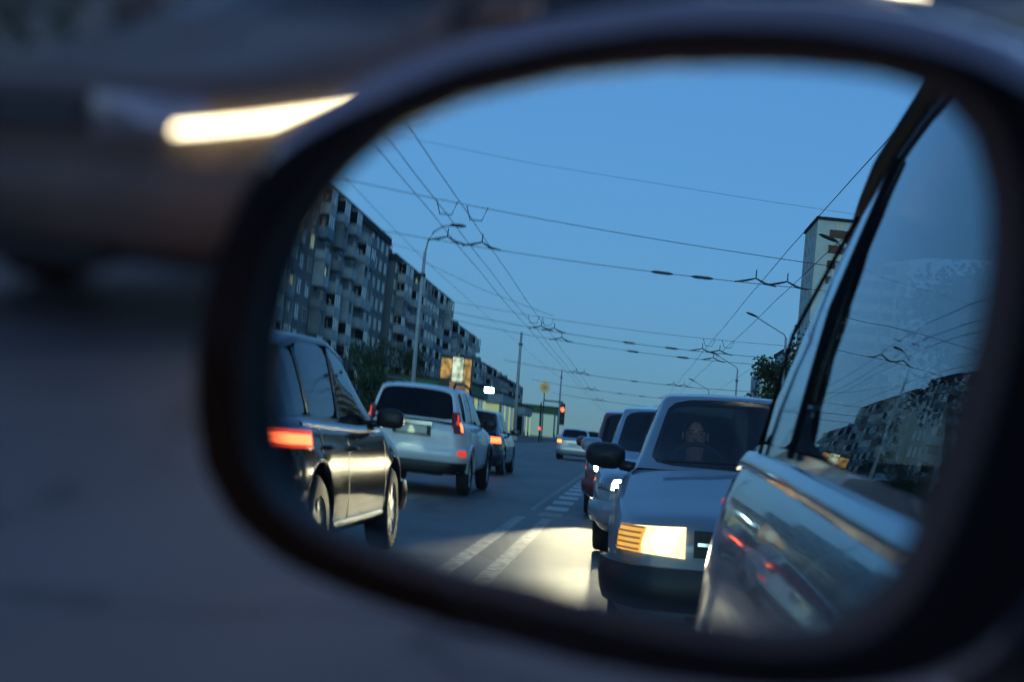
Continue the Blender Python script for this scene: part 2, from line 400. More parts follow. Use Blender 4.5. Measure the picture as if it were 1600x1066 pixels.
# ------------------------------------------------------------------ cars
class Car:
    def __init__(s, S):
        s.S = S
        s.hl = S['L']/2; s.W = S['W']; s.zb = S.get('zb', 0.24)
        s.sh = S['shoulder']; s.wy = S['wy']; s.wr = S.get('wr', 0.31)
        s.frac = S.get('frac', [(0.0, .86), (.05, .955), (.2, .99), (.45, 1.0), (.7, .99), (.86, .965), (.95, .925), (1.0, .87)])
        s.taper = S.get('taper', 0.14)
    def hw(s, y):
        e = s.hl - abs(y)
        t = max(0, (0.75 - e)/0.75)
        w = s.W/2*(1 - s.taper*t**2.2)
        if e < 0.3: w *= 1 - 0.10*(1-e/0.3)**2.5
        return w
    def zs(s, y):
        ys = [p[0] for p in s.sh]; z = float(np.interp(y, ys, [p[1] for p in s.sh]))
        e = s.hl - abs(y)
        if e < 0.15: z -= 0.05*(1-e/0.15)**2
        return z
    def arch(s, y):
        z = 0.0; ra = s.wr + 0.055
        for w in s.wy:
            d = abs(y-w)
            if d < ra: z = max(z, s.wr + math.sqrt(ra*ra-d*d))
        return z
    def sec(s, y):
        h = s.hw(y); zt = s.zs(y); za = s.arch(y)
        e = s.hl-abs(y)
        zb = s.zb + (0.05*(1-e/0.25) if e < 0.25 else 0)
        pts = []
        for i, (f, k) in enumerate(s.frac):
            z = zb + f*(zt-zb)
            pts.append((h*k, max(z, za+0.012*i) if za else z))
        pts.append((h*0.5, zt+0.03)); pts.append((0.0, zt+0.045))
        return pts
    def sx(s, y, z):
        p = s.sec(y)[:8]
        return float(np.interp(z, [q[1] for q in p], [q[0] for q in p]))
    def outline(s, z, end):
        x0 = s.sx(end*s.hl, z)
        pts = [(0.0, s.hl+0.03), (x0*0.55, s.hl+0.024), (x0*0.9, s.hl+0.012), (x0, s.hl)]
        for e in (0.02, 0.05, 0.1, 0.16, 0.24, 0.34, 0.46, 0.6, 0.8, 1.0, 1.3):
            y = s.hl-e
            pts.append((s.sx(end*y, z), y))
        return pts
    def opt(s, q, z, end, off):
        sgn = 1 if q >= 0 else -1
        q = abs(q); P = s.outline(z, end); acc = 0
        for a, b in zip(P, P[1:]):
            L = math.hypot(b[0]-a[0], b[1]-a[1])
            if acc+L >= q or b is P[-1]:
                t = min(1, (q-acc)/max(L, 1e-6))
                x = a[0]+(b[0]-a[0])*t; y = a[1]+(b[1]-a[1])*t
                nx, ny = -(b[1]-a[1])/max(L, 1e-6), (b[0]-a[0])/max(L, 1e-6)
                return (sgn*(x+nx*off), end*(y+ny*off), z)
            acc += L
    def patch(s, name, end, q0, q1, z0, z1, m, parent, off=0.008, deep=0.03, ns=10, nz=4, fn=None, smooth=True, bulge=0.0):
        """a slab wrapped round the plan outline; z0, z1 are pairs (at q0, at q1)"""
        z0 = z0 if isinstance(z0, tuple) else (z0, z0); z1 = z1 if isinstance(z1, tuple) else (z1, z1)
        mb = MB(); rows = []; back = []
        for i in range(ns+1):
            t = i/ns; q = q0+(q1-q0)*t
            a = z0[0]+(z0[1]-z0[0])*t; b = z1[0]+(z1[1]-z1[0])*t
            row = []; rb = []
            for j in range(nz+1):
                v = j/nz; z = a+(b-a)*v
                bl_ = bulge*(1-(2*v-1)**2)*(1-(2*t-1)**6)
                row.append(s.opt(q, z, end, off+bl_)); rb.append(s.opt(q, z, end, off-deep))
            rows.append(row); back.append(rb)
        mb.grid(rows)
        bor = [(0, j) for j in range(nz+1)] + [(i, nz) for i in range(1, ns+1)] + [(ns, j) for j in range(nz-1, -1, -1)] + [(i, 0) for i in range(ns-1, 0, -1)]
        fr = [rows[i][j] for i, j in bor]; bk = [back[i][j] for i, j in bor]
        mb.grid([fr+[fr[0]], bk+[bk[0]]])
        o = mb.build(name, m, parent, smooth=True)
        o.data.set_sharp_from_angle(angle=R(38))
        return o
    def strip(s, name, pts, wid, m, parent, side, off=0.003, deep=0.012, hor=True, thick=0.0):
        """a moulding or seam following the flank through (y, z) points"""
        mb = MB(); rows = []
        for (y, z) in pts:
            x = s.sx(y, z)
            dz, dy = (wid/2, 0) if hor else (0, wid/2)
            xa = s.sx(y-dy, z-dz); xb = s.sx(y+dy, z+dz)
            rows.append([(side*(xa-deep), y-dy, z-dz), (side*(xa+off), y-dy, z-dz), (side*(x+off+thick), y, z), (side*(xb+off), y+dy, z+dz), (side*(xb-deep), y+dy, z+dz)])
        mb.grid(rows)
        return mb.build(name, m, parent, smooth=hor)

def make_wheel(r, w, spokes=5):
    t = MB().lathe([(-w/2, r*0.62), (-w/2, r*0.90), (-w*0.36, r*0.985), (0, r), (w*0.36, r*0.985), (w/2, r*0.90), (w/2, r*0.62)], n=28).mesh('tyre', M_RUBBER, True)
    rb = MB().lathe([(-w/2+0.02, r*0.62), (w*0.42, r*0.64), (w*0.46, r*0.60), (w*0.40, r*0.56), (w*0.1, r*0.54)], n=28)
    for k in range(spokes):
        a = 2*math.pi*k/spokes; ca, sa = math.cos(a), math.sin(a)
        vs = []
        for (rr, hh) in ((0.05, 0.045), (r*0.60, 0.026)):
            for (du, dx) in ((-hh, w*0.30), (hh, w*0.30), (hh, w*0.42), (-hh, w*0.42)):
                vs.append((dx, rr*ca-du*sa, rr*sa+du*ca))
        rb.add(vs, [(0,1,5,4),(1,2,6,5),(2,3,7,6),(3,0,4,7)])
    rb.lathe([(w*0.25, 0.09), (w*0.44, 0.075), (w*0.46, 0.001)], n=14)
    return t, rb.mesh('rim', M_RIM, False)
WHEELS = {}
def spot(name, parent, loc, tgt, energy, size=60, blend=0.8, col=(1.0, 0.50, 0.29), rad=0.05):
    ld = bpy.data.lights.new(name, 'SPOT'); ld.energy = energy; ld.spot_size = R(size); ld.spot_blend = blend; ld.color = col; ld.shadow_soft_size = rad
    o = bpy.data.objects.new(name, ld); link(o, parent); o.location = loc
    o.rotation_euler = (Vector(tgt)-Vector(loc)).to_track_quat('-Z', 'Y').to_euler()
    return o

def make_car(name, S, loc, rz, label, cat, group=None):
    root = tag(empty(name, loc, rz), label, cat, group)
    c = Car(S); hl = c.hl; P = S['paint']; sub = S.get('sub', 1)
    gh = S['gh']
    # --- stations of the body
    ys = set(np.round(np.linspace(-hl+0.35, hl-0.35, 34), 3))
    for e in (0, 0.02, 0.06, 0.13, 0.22): ys |= {round(hl-e, 3), round(-hl+e, 3)}
    for w in c.wy:
        ra = c.wr+0.055
        for k in range(-6, 7): ys.add(round(w+ra*math.sin(k/6*math.pi/2), 3))
        ys |= {round(w+ra+0.02, 3), round(w-ra-0.02, 3)}
    ys = sorted(ys)
    gy0, gy1 = gh[-1][0], gh[0][0]
    mb = MB(); V = []
    for y in ys:
        s_ = c.sec(y)
        V.append([(x, y, z) for x, z in s_] + [(-x, y, z) for x, z in s_[-2::-1]])
    n = len(V[0]); flat = [p for r in V for p in r]; F = []
    for i in range(len(ys)-1):
        ym = (ys[i]+ys[i+1])/2
        for k in range(n-1):
            if 7 <= k <= n-9 and gy0+0.05 < ym < gy1-0.05: continue
            F.append((i*n+k, i*n+k+1, (i+1)*n+k+1, (i+1)*n+k))
    for i, e in ((0, -1), (len(ys)-1, 1)):
        cz = sum(p[2] for p in V[i])/n
        base = len(flat)
        for (x, y, z) in V[i]: flat.append((x*0.9, y+e*0.012, cz+(z-cz)*0.93))
        for k in range(n): F.append((i*n+k, i*n+(k+1) % n, base+(k+1) % n, base+k))
        b2 = len(flat)
        for (x, y, z) in V[i]: flat.append((x*0.55, y+e*0.024, cz+(z-cz)*0.9))
        for k in range(n): F.append((base+k, base+(k+1) % n, b2+(k+1) % n, b2+k))
        F.append(tuple(b2+k for k in range(n)))
    mb.add(flat, F)
    mb.build('body', P, root, smooth=True, sub=sub)
    # --- underbody and wheel wells
    MB().box(-c.W*0.36, c.W*0.36, -hl+0.25, hl-0.25, c.zb-0.04, c.zb+0.10).build('underbody', M_BLACKPL, root)
    ub = MB()
    # --- greenhouse
    st = []          # stations along the roof ribbon: (y, z, w, kind)
    nfront = S.get('nf', 2); nrear = len(gh)-S.get('nr', 2)
    ga = gh
    prof_y = [p[0] for p in ga][::-1]; prof_z = [p[1] for p in ga][::-1]; prof_w = [p[2] for p in ga][::-1]
    yy = set()
    wf = (ga[0][0], ga[S.get('iwf', 1)][0]); wb = (ga[S.get('iwb', len(ga)-2)][0], ga[-1][0])
    for a, b in (wf, wb):
        for t in (0, 0.05, 0.28, 0.5, 0.72, 0.95, 1.0): yy.add(round(a+(b-a)*t, 4))
    for a, b in S['wins']: yy |= {a, b, round((a+b)/2, 4)}
    for p in ga: yy.add(round(p[0], 4))
    yy = sorted(yy, reverse=True)
    zz = {y: float(np.interp(y, prof_y, prof_z)) for y in yy}
    ww = {y: float(np.interp(y, prof_y, prof_w)) for y in yy}
    crown = S.get('crown', 0.035); sweep = S.get('sweep', 0.10)
    TL = (-1, -0.93, -0.55, 0, 0.55, 0.93, 1)
    def rib(y, t):
        sw = 0.0
        if y > wf[1]-0.001: sw = -sweep*(t*t)
        if y < wb[0]+0.001: sw = sweep*0.6*(t*t)
        lift = min(1, (zz[y]-c.zs(y))/0.2)
        return (ww[y]*t, y+sw*min(1, max(0, lift+0.4)), zz[y]-crown*t*t*max(0, lift))
    def inw(ya, yb):
        for a, b in S['wins']:
            if ya <= b+1e-4 and yb >= a-1e-4: return (a, b)
        return None
    body = MB(); wsh = MB(); bwin = MB(); sidew = {}; pil = {}
    g0 = []
    for i in range(len(yy)-1):
        ya, yb = yy[i], yy[i+1]; ym = (ya+yb)/2
        for k in range(6):
            q = [rib(ya, TL[k]), rib(ya, TL[k+1]), rib(yb, TL[k+1]), rib(yb, TL[k])]
            isf = wf[0]+(wf[1]-wf[0])*0.05 >= ya-1e-4 and yb+1e-4 >= wf[0]+(wf[1]-wf[0])*0.95
            isb = wb[0]+(wb[1]-wb[0])*0.05 >= ya-1e-4 and yb+1e-4 >= wb[0]+(wb[1]-wb[0])*0.95
            tgt = body
            if 1 <= k <= 4 and isf: tgt = wsh
            if 1 <= k <= 4 and isb and not S.get('noback'): tgt = bwin
            tgt.add(q, [(0, 1, 2, 3)])
    VL = (0, 0.06, 0.3, 0.6, S.get('vtop', 0.90), 1.0)
    def sidep(y, v, sd):
        e = rib(y, 1.0); zb_ = c.zs(y)-0.01; xb = 0.87*c.hw(y)+0.004
        z = zb_+(e[2]-zb_)*v
        if e[2] < zb_: z = e[2]
        x = xb+(e[0]-xb)*v + 0.02*math.sin(math.pi*v)*min(1, max(0, (e[2]-zb_)/0.4))
        return (sd*x, y+(e[1]-y)*v, z)
    for sd in (-1, 1):
        for i in range(len(yy)-1):
            ya, yb = yy[i], yy[i+1]
            w = inw(yb, ya) if any(a-1e-4 <= yb and ya <= b+1e-4 for a, b in S['wins']) else None
            for k in range(5):
                q = [sidep(ya, VL[k], sd), sidep(ya, VL[k+1], sd), sidep(yb, VL[k+1], sd), sidep(yb, VL[k], sd)]
                if w and 1 <= k <= 3: sidew.setdefault((w, sd), MB()).add([(p[0]-sd*0.006, p[1], p[2]) for p in q], [(0, 1, 2, 3)])
                elif 1 <= k <= 3 and S.get('bpillar') and S['wins'][-1][0] < (ya+yb)/2 < S['wins'][0][1]: pil.setdefault((sd, sum(1 for a, b in S['wins'] if a > (ya+yb)/2)), MB()).add(q, [(0, 1, 2, 3)])
                else: body.add(q, [(0, 1, 2, 3)])
    def fin(mb, nm, m, thick=0.0, par=root):
        if not mb.v: return None
        me = mb.mesh(nm, m)
        bm = bmesh.new(); bm.from_mesh(me); bmesh.ops.remove_doubles(bm, verts=bm.verts, dist=0.0008)
        bmesh.ops.dissolve_degenerate(bm, edges=bm.edges, dist=0.0005)
        bmesh.ops.recalc_face_normals(bm, faces=bm.faces)
        for f in bm.faces: f.smooth = True
        bm.to_mesh(me); bm.free()
        o = link(bpy.data.objects.new(nm, me), par)
        if thick:
            md = o.modifiers.new('solid', 'SOLIDIFY'); md.thickness = thick; md.offset = 0
        if sub > 0:
            md = o.modifiers.new('sub', 'SUBSURF'); md.levels = 1; md.render_levels = 1
        return o
    G = S.get('glass', G_CAR)
    fin(body, 'cabin', S.get('cabinpaint', P))
    fin(wsh, 'windscreen', S.get('wglass', G)); fin(bwin, 'rear_window', S.get('bglass', G))
    for pm in pil.values(): fin(pm, 'door_pillar', S['bpillar'])
    for (w, sd), m_ in sidew.items():
        fin(m_, 'side_window', S.get('rglass', S.get('sglass', G)) if sd > 0 else S.get('sglass', G))
    # --- interior: floor, dashboard, seats
    zf = 0.32
    yi0, yi1 = gy0+0.35, gy1-0.25
    it = MB().box(-c.W*0.42, c.W*0.42, max(yi0, -hl+0.3), min(yi1+0.3, hl-0.4), zf, zf+0.05)
    it.box(-c.W*0.42, c.W*0.42, gy1-0.45, gy1-0.12, zf, c.zs(gy1)-0.04)
    it.build('cabin_floor', M_INT, root)
    sy = S.get('seat', 0.0)
    for (sx_, y_, w_) in ((-0.37, sy, 0.25), (0.37, sy, 0.25), (0.0, sy-0.85, 0.6)):
        MB().box(sx_-w_, sx_+w_, y_-0.08, y_+0.42, zf+0.05, zf+0.26).add(
            [(sx_-w_, y_-0.24, 1.0), (sx_+w_, y_-0.24, 1.0), (sx_+w_, y_-0.12, 1.0), (sx_-w_, y_-0.12, 1.0), (sx_-w_, y_-0.10, zf+0.2), (sx_+w_, y_-0.10, zf+0.2), (sx_+w_, y_+0.06, zf+0.2), (sx_-w_, y_+0.06, zf+0.2)],
            [(0, 1, 2, 3), (4, 7, 6, 5), (0, 4, 5, 1), (1, 5, 6, 2), (2, 6, 7, 3), (3, 7, 4, 0)]).build('seat', M_INT, root, bevel=0.04)
    # --- wheels
    key = (c.wr, S.get('spokes', 5))
    if key not in WHEELS: WHEELS[key] = make_wheel(c.wr, 0.2, key[1])
    tm, rm = WHEELS[key]
    for sd in (-1, 1):
        for w in c.wy:
            x = sd*(c.hw(w)*0.985-0.10)
            t = put('tyre', tm, root, (x, w, c.wr), (0, 0, 0 if sd > 0 else math.pi))
            put('rim', rm, t)
    # --- door seams, handles, mirrors
    for sd in (-1, 1):
        for y in S.get('seams', ()):
            z0 = max(c.zb+0.06, c.arch(y)+0.05)
            c.strip('door_seam', [(y, z0+(c.zs(y)-0.02-z0)*t/8) for t in range(9)], 0.008, M_BLACKPL, root, sd, off=0.0006, hor=False)
        for y in S.get('handles', ()):
            z = S.get('hz', c.zs(y)-0.16); x = c.sx(y, z)
            MB().tube([(sd*(x-0.02), y-0.10, z), (sd*(x+0.028), y-0.085, z), (sd*(x+0.032), y, z+0.004), (sd*(x+0.028), y+0.085, z), (sd*(x-0.02), y+0.10, z)], 0.014, n=8).build('door_handle', S.get('trim', P), root, smooth=True)
        if S.get('moulding'):
            z = S['moulding']
            c.strip('side_moulding', [(y, z) for y in np.linspace(c.wy[0]+c.wr+0.12, c.wy[1]-c.wr-0.12, 16)], 0.07, S.get('mouldmat', M_BLACKPL), root, sd, off=0.008, thick=0.006)
        my = S.get('mirror')
        if my:
            z = c.zs(my)+0.02; x = 0.87*c.hw(my)
            o = MB()
            rows = []
            for (dy, k) in ((-0.075, 0.01), (-0.075, 0.75), (-0.055, 0.97), (-0.02, 1.0), (0.03, 0.86), (0.06, 0.5), (0.07, 0.01)):
                rows.append([(sd*(x+0.17+0.12*k*math.copysign(abs(math.cos(a))**0.7, math.cos(a))), my+dy, z+0.045+0.075*k*math.copysign(abs(math.sin(a))**0.7, math.sin(a))) for a in [2*math.pi*i/20 for i in range(20)]])
            o.grid(rows, close=True)
            o.tube([(sd*(x-0.03), my, z-0.01), (sd*(x+0.08), my, z+0.0)], 0.03, n=8)
            o.build('wing_mirror', S.get('mirmat', P), root, smooth=True)
    if 'extra' in S: S['extra'](c, root)
    return root, c

def rail_profile(hood, cowl, belt, tail, ycowl, yback, hl, deck=None):
    pts = [(-hl, tail)]
    if deck: pts += [(-hl+0.25, deck)]
    pts += [(yback, deck or belt), (yback+0.3, belt+0.01), (ycowl-0.8, belt-0.015), (ycowl, cowl), (hl-0.5, hood+(cowl-hood)*0.35), (hl-0.12, hood), (hl, hood-0.04)]
    return pts

def front_face(c, root, z0, z1, lamp_w, lamp_mat, lens=M_LENSW, grille=M_BLACKPL, q0=0.42, bulb=(0.5, 0.25), amber=None, on=True, beam=None, bumper=None, plate=True, grl=True, zg=None, rnd=False):
    fr = +1
    for sd in (-1, 1):
        a, b = q0*sd, (q0+lamp_w)*sd
        hlp = c.patch('headlight', fr, a, b, (z0, z0+0.02), (z1, z1-0.02), lens, root, off=0.012, deep=0.05, bulge=0.012)
        if on:
            p0 = a+(b-a)*bulb[0]; p1 = a+(b-a)*(bulb[0]+bulb[1])
            if rnd:
                pc = c.opt((p0+p1)/2, (z0+z1)/2, fr, 0.02)
                MB().lathe([(0.0, 0.056), (0.016, 0.050), (0.024, 0.026), (0.027, 0.001)], axis='y', n=24, c=pc).build('bulb', lamp_mat, hlp, smooth=True)
            else:
                c.patch('bulb', fr, p0, p1, z0+0.025, z1-0.025, lamp_mat, hlp, off=0.028, deep=0.012, ns=4, nz=2)
        if amber:
            ts = c.patch('turn_signal', fr, a+(b-a)*amber[0], a+(b-a)*amber[1], z0+0.012, z1-0.015, M_LENSA, root, off=0.028, deep=0.02, ns=5, nz=3)
            for k in range(5):
                zk = z0+0.025+(z1-z0-0.045)*k/4
                c.patch('lens_rib', fr, a+(b-a)*(amber[0]+0.02), a+(b-a)*(amber[1]-0.02), zk-0.005, zk+0.005, M_AMBD, ts, off=0.034, deep=0.01, ns=5, nz=1)
        if beam:
            pt = c.opt(a+(b-a)*(bulb[0]+bulb[1]/2), (z0+z1)/2, fr, 0.07)
            spot('headlight_beam', hlp, pt, (pt[0]+beam[1]*1.0, pt[1]+6, pt[2]-beam[2]), beam[0], size=beam[3])
    if grl:
        zz = zg or (z0+0.01, z1-0.01)
        g = c.patch('grille', fr, -(q0-0.04), q0-0.04, zz[0], zz[1], grille, root, off=0.006, ns=12)
        for k in range(3):
            z = zz[0]+(zz[1]-zz[0])*(k+0.7)/3.4
            c.patch('grille_bar', fr, -(q0-0.06), q0-0.06, z-0.008, z+0.008, M_CHROME if k == 1 else M_BLACKPL, g, off=0.016, deep=0.012, ns=12, nz=1)
    bm_, bz0, bz1 = bumper or (M_BLACKPL, 0.34, 0.52)
    bp = c.patch('front_bumper', fr, -1.25, 1.25, bz0, bz1, bm_, root, off=0.05, deep=0.09, ns=34, nz=5, bulge=0.025)
    c.patch('air_intake', fr, -0.45, 0.45, bz0-0.09, bz0-0.02, M_BLACKPL, root, off=0.02, deep=0.05, ns=10)
    if plate:
        c.patch('number_plate', fr, -0.26, 0.26, bz0+0.04, bz0+0.15, M_PLATE, root, off=0.082, deep=0.02, ns=6, nz=2)

def tail_face(c, root, lamps, bumper=None, plate=(0.62, 0.73, M_PLATE), wiper=False):
    for (q0, q1, z0, z1, lensm, glow, g) in lamps:
        for sd in (-1, 1):
            t = c.patch('tail_light', -1, q0*sd, q1*sd, z0, z1, lensm, root, off=0.012, deep=0.05, bulge=0.015)
            if glow:
                za = z0[0] if isinstance(z0, tuple) else z0; zb = z1[0] if isinstance(z1, tuple) else z1
                c.patch('bulb', -1, (q0+(q1-q0)*g[0])*sd, (q0+(q1-q0)*g[1])*sd, za+(zb-za)*g[2], za+(zb-za)*g[3], glow, t, off=0.032, deep=0.012, ns=5, nz=2)
    bm_, bz0, bz1 = bumper or (M_BLACKPL, 0.36, 0.56)
    c.patch('rear_bumper', -1, -1.25, 1.25, bz0, bz1, bm_, root, off=0.05, deep=0.09, ns=34, nz=5, bulge=0.025)
    if plate:
        p = c.patch('number_plate', -1, -0.26, 0.26, plate[0], plate[1], plate[2], root, off=0.03, deep=0.03, ns=6, nz=2)
        c.patch('plate_garnish', -1, -0.34, 0.34, plate[1]+0.02, plate[1]+0.06, M_CHROME, root, off=0.03, deep=0.03, ns=8, nz=2)

# ---- own car (its left flank shows in the mirror)
P_OWN = mat('silver blue paint', (0.085, 0.11, 0.15), metal=0.40, rough=0.20, coat=0.6, var=0.06, vscale=1.3)
hl = 2.2
def own_extra(c, root):
    front_face(c, root, 0.66, 0.84, 0.55, L_HEAD, q0=0.36, beam=(260*W_, -1.6, 0.10, 120), bumper=(P_OWN, 0.32, 0.56))
    tail_face(c, root, [(0.55, 1.0, 0.78, 1.02, M_LENSR, L_RED, (0.3, 0.8, 0.2, 0.8))], bumper=(P_OWN, 0.34, 0.60), plate=(0.72, 0.83, M_PLATE))
    for sd in (-1, 1):
        # belt weather strip and fuel-door sized details
        c.strip('belt_moulding', [(y, c.zs(y)-0.012) for y in np.linspace(-1.75, 0.9, 30)], 0.03, P_OWN, root, sd, off=0.008, thick=0.004)
        MB().tube([(sd*x, y, z) for x, y, z in ((0.582, -1.74, 1.54), (0.608, -1.45, 1.578), (0.628, -1.2, 1.598), (0.653, -0.7, 1.606), (0.675, -0.3, 1.608), (0.677, 0.30, 1.54))], 0.017, n=8).build('roof_trim', M_SEAL, root, smooth=True)
        for y, x1, z1 in ((-0.88, 0.662, 1.54), (-1.36, 0.638, 1.53)):
            MB().tube([(sd*0.791, y, 1.075), (sd*0.742, y, 1.30), (sd*x1, y, z1)], 0.006 if y == -0.88 else 0.004, n=8).build('window_seal', M_SEAL, root, smooth=True)
S_own = dict(L=4.4, W=1.80, zb=0.26, wr=0.33, wy=(-1.32, 1.33), paint=P_OWN, glass=G_OWN, sglass=G_OWN, rglass=G_DARK, bpillar=P_OWN, sub=2,
    shoulder=[(-2.2, 0.98), (-1.9, 1.06), (-1.5, 1.08), (-0.8, 1.06), (0.2, 1.02), (0.9, 0.99), (1.2, 0.98), (1.8, 0.92), (2.1, 0.86), (2.2, 0.8)],
    gh=[(1.25, 0.99, 0.77), (0.35, 1.57, 0.67), (-0.3, 1.64, 0.67), (-1.2, 1.63, 0.62), (-1.75, 1.57, 0.57), (-2.12, 1.06, 0.75)], sweep=0.12,
    wins=[(-0.88, 0.95), (-1.82, -1.36)], seams=(0.98,), handles=(), hz=0.86, frac=[(0.0, .86), (.05, .955), (.2, .985), (.40, 1.0), (.58, .99), (.74, .968), (.9, .93), (1.0, .88)], mirror=None, seat=-0.15, extra=own_extra)
OWN, own_c = make_car('own_car', S_own, (1.04, -0.85, 0), 0.0, 'silver blue hatchback whose left flank fills the right of the mirror', 'car')

# ---- car close behind, with its driver
P_SIL = paint('silver grey paint', (0.24, 0.27, 0.31), metal=0.3, rough=0.36, coat=0.6)
def b_extra(c, root):
    front_face(c, root, 0.565, 0.71, 0.40, L_HEAD, q0=0.46, lens=M_LENSLIT, bulb=(0.10, 0.30), amber=(0.52, 0.98), rnd=True, beam=(110*W_, -0.15, 0.9, 85), bumper=(M_BLACKPL, 0.32, 0.52))
    for sd in (-1, 1):
        MB().tube([(sd*0.30-0.28, 1.07, c.zs(1.02)+0.062), (sd*0.30, 1.06, c.zs(1.02)+0.075), (sd*0.30+0.24, 1.0, c.zs(1.0)+0.085)], 0.009, n=6).build('wiper', M_BLACKPL, root)
    # steering wheel
    ro = []
    for i in range(24):
        a = 2*math.pi*i/24
        ro.append((-0.37+0.18*math.cos(a), 0.42+0.05*math.sin(a), 0.93+0.17*math.sin(a)))
    MB().tube(ro+[ro[0]], 0.014, n=8).build('steering_wheel', M_BLACKPL, root, smooth=True)
S_b = dict(L=4.3, W=1.72, zb=0.22, wr=0.30, wy=(-1.28, 1.30), paint=P_SIL, glass=G_CAR, wglass=G_WIND, bglass=G_DARK, sub=1,
    shoulder=rail_profile(0.73, 0.93, 0.93, 0.85, 1.05, -1.85, 2.15),
    gh=[(1.10, 0.95, 0.72), (0.30, 1.40, 0.58), (-0.4, 1.44, 0.58), (-1.5, 1.41, 0.56), (-2.0, 0.94, 0.66)],
    wins=[(-0.42, 0.85), (-1.22, -0.54), (-1.7, -1.32)], seams=(-0.48, -1.25, 0.86), handles=(-0.33, -1.1), mirror=0.72, mirmat=M_BLACKPL, moulding=0.55, seat=-0.05, bpillar=M_BLACKPL, extra=b_extra)
CARB, cb = make_car('following_car', S_b, (0.79, -8.2, 0), R(1.0), 'silver grey estate car close behind with headlights on and driver visible', 'car', 'queue of cars behind')

# ---- second and third car of the queue
P_BLUE = paint('pale blue grey paint', (0.30, 0.35, 0.42), metal=0.3)
def c_extra(c, root):
    front_face(c, root, 0.60, 0.74, 0.5, L_HEAD, q0=0.40, bulb=(0.2, 0.3), beam=(420*W_, -0.2, 0.7, 55), bumper=(P_BLUE, 0.32, 0.52))
S_c = dict(L=4.2, W=1.72, zb=0.22, wr=0.30, wy=(-1.25, 1.28), paint=P_BLUE, glass=G_DARK, wglass=G_CAR, sub=1, shoulder=rail_profile(0.76, 0.95, 0.95, 0.86, 1.0, -1.8, 2.1),
    gh=[(1.05, 0.96, 0.72), (0.25, 1.44, 0.60), (-0.4, 1.49, 0.60), (-1.4, 1.45, 0.58), (-1.95, 0.96, 0.66)], wins=[(-0.42, 0.8), (-1.25, -0.54)], seams=(-0.48, 0.82), mirror=0.75, extra=c_extra)
make_car('queued_car', S_c, (0.52, -14.4, 0), R(0.5), 'pale blue grey car second in the queue behind, mostly hidden', 'car', 'queue of cars behind')
P_RED = paint('dark red paint', (0.20, 0.03, 0.03), metal=0.1)
def d_extra(c, root):
    front_face(c, root, 0.62, 0.76, 0.5, L_HEAD, q0=0.40, bulb=(0.3, 0.3), beam=(11000*W_, -0.22, 0.46, 25), bumper=(P_RED, 0.32, 0.54))
S_d = dict(S_c, paint=P_RED, glass=G_DARK, extra=d_extra, gh=[(1.05, 0.96, 0.72), (0.35, 1.50, 0.62), (-0.4, 1.56, 0.62), (-1.6, 1.53, 0.60), (-2.0, 0.96, 0.68)])
make_car('queued_car', S_d, (0.20, -20.6, 0), R(0), 'dark red car third in the queue, its headlights glaring on the asphalt', 'car', 'queue of cars behind')

# ---- black car passing on the left
P_BLK = mat('black paint', (0.008, 0.009, 0.014), rough=0.08, spec=0.32)
def e_extra(c, root):
    tail_face(c, root, [(0.60, 1.34, 0.83, 0.95, M_LENSR, L_RED, (0.05, 0.97, 0.08, 0.92))], bumper=(P_BLK, 0.34, 0.60), plate=(0.72, 0.83, M_PLATELIT))
    for sd in (-1, 1):
        c.patch('brake_light', -1, sd*0.70, sd*1.26, 0.862, 0.918, L_HOT, root, off=0.042, deep=0.012, ns=8, nz=2)
    front_face(c, root, 0.68, 0.82, 0.5, L_HEAD, q0=0.40, bulb=(0.3, 0.3), bumper=(P_BLK, 0.32, 0.56))
    for sd in (-1, 1):
        c.strip('belt_moulding', [(y, c.zs(y)-0.03) for y in np.linspace(-1.7, 0.95, 26)], 0.02, M_CHROME, root, sd, off=0.004, thick=0.004)
        c.strip('sill_moulding', [(y, 0.34) for y in np.linspace(c.wy[0]+0.45, c.wy[1]-0.45, 16)], 0.06, M_CHROME, root, sd, off=0.004, thick=0.006)
S_e = dict(L=4.5, W=1.84, zb=0.25, wr=0.34, wy=(-1.35, 1.38), paint=P_BLK, glass=G_SKYR, bglass=G_DARK, bpillar=M_BLACKPL, vtop=0.93, sub=2, shoulder=rail_profile(0.80, 1.0, 1.0, 0.95, 1.05, -1.95, 2.25),
    gh=[(1.12, 1.01, 0.78), (0.20, 1.50, 0.64), (-0.4, 1.57, 0.64), (-1.2, 1.55, 0.62), (-1.7, 1.44, 0.60), (-2.15, 1.02, 0.70)], wins=[(-0.46, 0.96), (-1.36, -0.52), (-1.86, -1.42)], seams=(-0.48, -1.3, 0.95), handles=(-0.33, -1.15), mirror=0.80, mirmat=M_BLACKPL, seat=-0.05, spokes=7, extra=e_extra)
make_car('passing_car', S_e, (-2.96, -9.35, 0), R(180), 'glossy black hatchback with red brake light passing at the left', 'car', 'cars driving the other way')

